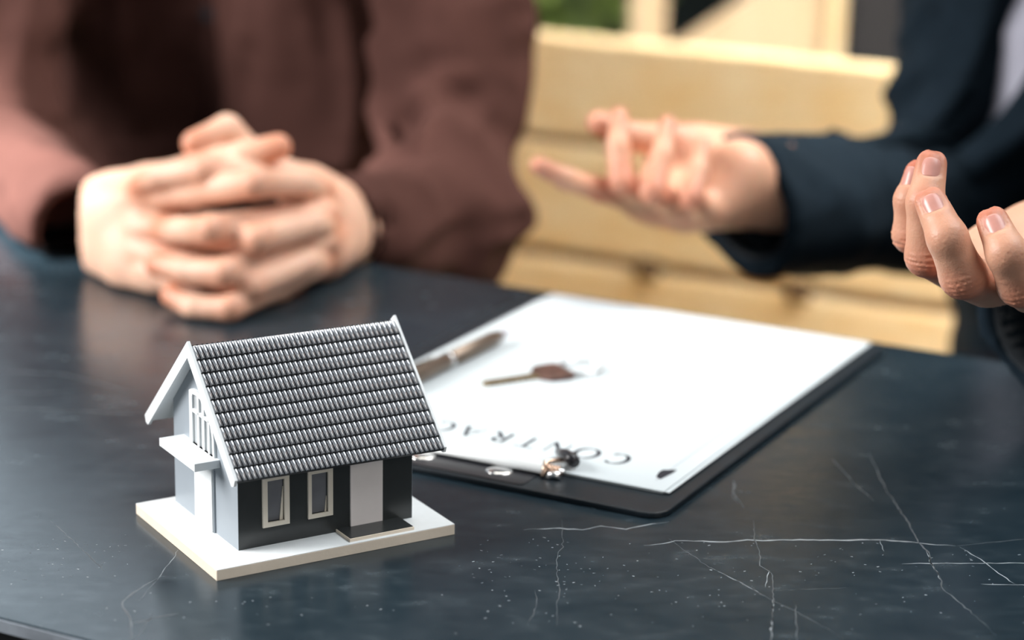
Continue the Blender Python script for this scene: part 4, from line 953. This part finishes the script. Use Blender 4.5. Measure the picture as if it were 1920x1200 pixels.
for z in (-0.015, -0.11):
    h = SJ.cast(tB + fB * 0.3 + EZ * z, -fB, 0.5)
    if h is not None:
        bm = bmesh.new(); bmesh.ops.create_cone(bm, segments=20, radius1=0.009, radius2=0.008, depth=0.003, cap_ends=True)
        bmesh.ops.transform(bm, matrix=Matrix.Translation(h + fB * 0.003) @ Vector(fB).to_track_quat('Z', 'Y').to_matrix().to_4x4(), verts=bm.verts); mesh_obj('button', bm_mesh('button', bm), M['button'], jacket)
# cuff linings
def lining(c, d_, r, tilt, nm='cuff_lining'):
    x = unit(np.cross(d_, EZ)); y = np.cross(d_, x); V = []; F = []; N = 36
    for t in (0.004, 0.054):
        for i in range(N):
            a = 2 * math.pi * i / N; p = c + r * (math.cos(a) * x + math.sin(a) * y); nn = unit(d_ + np.array(tilt)); s_ = -((p - c) @ nn) / (d_ @ nn)
            V.append(p + d_ * ((s_ if t < .01 else 0) + t))
    for i in range(N): F.append((i, (i + 1) % N, N + (i + 1) % N, N + i))
    o = mesh_obj(nm, pydata(nm, V, F, True), M['lining'], jacket); sm = o.modifiers.new('thickness', 'SOLIDIFY'); sm.thickness = 0.0015; sm.offset = 1
lining(cfF, dF, 0.0338, (0.0, -0.25, 0.34)); lining(cfN, dN, 0.0393, (0, 0.1, 0))
# ------------------------------------------------------------------ bench with slatted back, behind the table
BV = 2.03
def zat(x, y, v=BV): return onv(x, y, v)[2] - Z0
bench = empty('bench', tuple(T(-0.60, BV, -0.75)), -TA, 'honey coloured pine bench with a wide slatted back behind the table', 'bench')
def bbox(name, u0, u1, v0, v1, z0, z1, m, bev=0.004): return tbox(name, u0, u1, v0, v1, z0, z1, m, bev, bench)
BU0, BU1 = -1.75, 0.55
z_top, z_g1a, z_g1b, z_g2a, z_g2b = [zat(*q) for q in ((1300, 92), (1060, 258), (1060, 274), (1215, 492), (1215, 512))]
print('BENCH', z_top, z_g1a, z_g1b, z_g2a, z_g2b, flush=True)
bbox('back_slat', BU0, BU1, BV, BV + 0.022, z_g1a, z_top, M['pine']); bbox('back_slat', BU0, BU1, BV, BV + 0.022, z_g2a, z_g1b, M['pine']); bbox('back_slat', BU0, BU1, BV, BV + 0.022, z_g2b - 0.10, z_g2b, M['pine'])
bbox('back_rail', BU0, BU1, BV + 0.0225, BV + 0.04, z_g1a - 0.02, z_g1b + 0.02, M['pine2'])
bbox('back_rail', BU0, BU1, BV + 0.0225, BV + 0.04, z_g2b - 0.02, z_g2a + 0.02, M['pine2'])
for k in range(3): bbox('seat_slat', BU0, BU1, 1.50 + 0.165 * k, 1.655 + 0.165 * k, -0.325, -0.300, M['pine'])
for x in (1215, 1500):
    u = onv(x, 500, BV) @ EU; bbox('bracket', u - 0.011, u + 0.011, BV - 0.003, BV + 0.03, z_g2b - 0.006, z_g2a + 0.004, M['gap'], 0.001)
for u in (BU0 + 0.06, -0.6, BU1 - 0.06):
    bbox('back_post', u - 0.03, u + 0.03, BV + 0.041, BV + 0.075, -0.75, z_top - 0.03, M['pine']); bbox('front_leg', u - 0.03, u + 0.03, 1.52, 1.57, -0.75, -0.326, M['pine']); bbox('seat_rail', u - 0.02, u + 0.02, 1.57, BV + 0.041, -0.38, -0.326, M['pine'])
# ------------------------------------------------------------------ things beyond the bench, far out of focus
def wbox(name, c0, c1, m, parent, bev=0.004, rot=None):
    c = (np.array(c0) + np.array(c1)) / 2; h = (np.array(c1) - np.array(c0)) / 2; Mx = Matrix.Translation(c)
    if rot is not None: Mx = Mx @ rot
    return mesh_obj(name, boxm(name, list(-h), list(h), bev, Mx), m, parent)
D1 = 3.0
# wooden shelf unit: slender post, slanted brace and a wide pale panel
def pxs(x0, x1, d, y=60): return at(x0, y, d)[0], at(x1, y, d)[0], at((x0 + x1) / 2, y, d)[1]
zt = Z0 + 0.75
sh = empty('partition_frame', (float(at(1380, 60, D1)[0]), float(at(1380, 60, D1)[1]), 0), 0, 'pale pine partition frame with a slanted brace and wide panel behind the bench', 'frame')
x0, x1, yy = pxs(1180, 1246, D1); wbox('post', (x0, yy - 0.03, 0), (x1, yy + 0.03, zt), M['pine2'], sh)
x0, x1, yy = pxs(1395, 1572, D1); wbox('panel', (x0, yy - 0.015, 0), (x1, yy + 0.015, zt), M['pine2'], sh)
x0, x1, yy = pxs(1548, 1576, D1 - .02); wbox('stile', (x0, yy - 0.03, 0), (x1, yy + 0.02, zt), M['pine'], sh)
a, b, c, d_ = at(1248, 96, D1), at(1440, -40, D1), at(1440, 140, D1), at(1248, 200, D1)
bm = bmesh.new(); yv = a[1]; prism(bm, [(a[0], a[2]), (b[0], b[2]), (c[0], c[2]), (d_[0], d_[2])], 1, yv - 0.012, yv + 0.012); mesh_obj('brace', bm_mesh('brace', bm), M['pine2'], sh)
x0, x1, yy = pxs(1180, 1576, D1); zb_ = at(1300, 150, D1)[2]; wbox('cross_rail', (x0, yy - 0.02, zb_ - 0.25), (x1, yy + 0.02, zb_ + 0.02), M['pine2'], sh)
# dark charcoal cabinet behind the suited person
x0, x1, yy = pxs(1580, 1760, 3.3); cbn = empty('cabinet', ((x0 + x1) / 2, yy, 0), 0, 'tall charcoal cabinet between the pine panel and the suited person', 'cabinet')
wbox('body', (x0, yy, 0.06), (x1 + 0.3, yy + 0.4, zt + 0.2), M['darkpanel'], cbn); wbox('plinth', (x0 + .02, yy + .02, 0), (x1 + 0.28, yy + 0.38, 0.06), M['iron'], cbn); wbox('door', (x0 + 0.01, yy - 0.02, 0.08), (x0 + 0.29, yy - 0.001, zt + 0.18), M['darkpanel'], cbn); wbox('handle', (x0 + 0.255, yy - 0.045, 0.95), (x0 + 0.27, yy - 0.02, 1.15), M['iron'], cbn)
# dark door-like pane and pale post far behind, left of the pine post
x0, x1, yy = pxs(1112, 1178, 4.4); dp = empty('dark_shutter', ((x0 + x1) / 2, yy, 0), 0, 'dark green shutter panel left of the pine post', 'shutter'); wbox('leaf_panel', (x0, yy, 0.0), (x1 + .2, yy + 0.04, 2.4), M['wall'], dp); wbox('shutter_frame', (x0 - 0.02, yy - 0.01, 0.0), (x0, yy + 0.05, 2.4), M['darkpanel'], dp)
x0, x1, yy = pxs(1058, 1108, 4.5); gp = empty('glass_screen', ((x0 + x1) / 2, yy, 0), 0, 'pale bluish glass screen between the green plant and dark shutter', 'screen'); wbox('glass', (x0, yy, 0.05), (x1, yy + 0.012, 2.3), M['window'], gp); wbox('foot', (x0, yy - 0.05, 0), (x1, yy + 0.06, 0.05), M['iron'], gp)
# leafy potted plant
pc = at(1003, 20, 4.0); plant = empty('potted_plant', (pc[0], pc[1], 0), 0, 'bright green leafy plant in a grey pot beyond the bench', 'plant')
bm = bmesh.new(); prf = [(0.0, 0.0), (0.13, 0.0), (0.17, 0.34), (0.18, 0.36), (0.16, 0.36), (0.155, 0.33), (0.0, 0.33)]; N = 24; rings = []
for r, z in prf[1:-1]: rings.append([bm.verts.new((pc[0] + r * math.cos(2 * math.pi * k / N), pc[1] + r * math.sin(2 * math.pi * k / N), z)) for k in range(N)])
for A, B in zip(rings, rings[1:]):
    for k in range(N): bm.faces.new((A[k], A[(k + 1) % N], B[(k + 1) % N], B[k]))
bm.faces.new(rings[0][::-1]); bm.faces.new(rings[-1]); mesh_obj('pot', bm_mesh('pot', bm), M['pot'], plant)
mesh_obj('stem', tubem('stem', [(pc[0], pc[1], .33), (pc[0] + .02, pc[1], .7), (pc[0], pc[1], 0.85)], [.012, .010, .005], 8), M['soil'], plant)
lv = []; lf = []
for k in range(9):
    t = k / 8; x = 0.022 * math.sin(math.pi * min(1, t * 1.05)) ** 0.8
    lv += [(-x, t * 0.13, -0.01 * t * t), (0, t * 0.13, -0.006 - 0.01 * t * t), (x, t * 0.13, -0.01 * t * t)]
    if k: s = 3 * k; lf += [(s - 3, s - 2, s + 1, s), (s - 2, s - 1, s + 2, s + 1)]
lm_ = pydata('leaf', lv, lf, True); lm_.materials.append(M['leaf'])
for k in range(300):
    th, ph = random.uniform(0, 2 * math.pi), math.acos(random.uniform(-0.5, 1)); r = random.uniform(0.05, 0.16)
    p = Vector((pc[0] + r * math.sin(ph) * math.cos(th), pc[1] + r * math.sin(ph) * math.sin(th), 0.66 + 1.6 * r * math.cos(ph)))
    o = bpy.data.objects.new('leaf', lm_); link(o, plant); o.matrix_parent_inverse = parent_world(plant).inverted()
    o.rotation_euler = (random.uniform(-.9, .6), random.uniform(-.5, .5), th - math.pi / 2); o.location = p
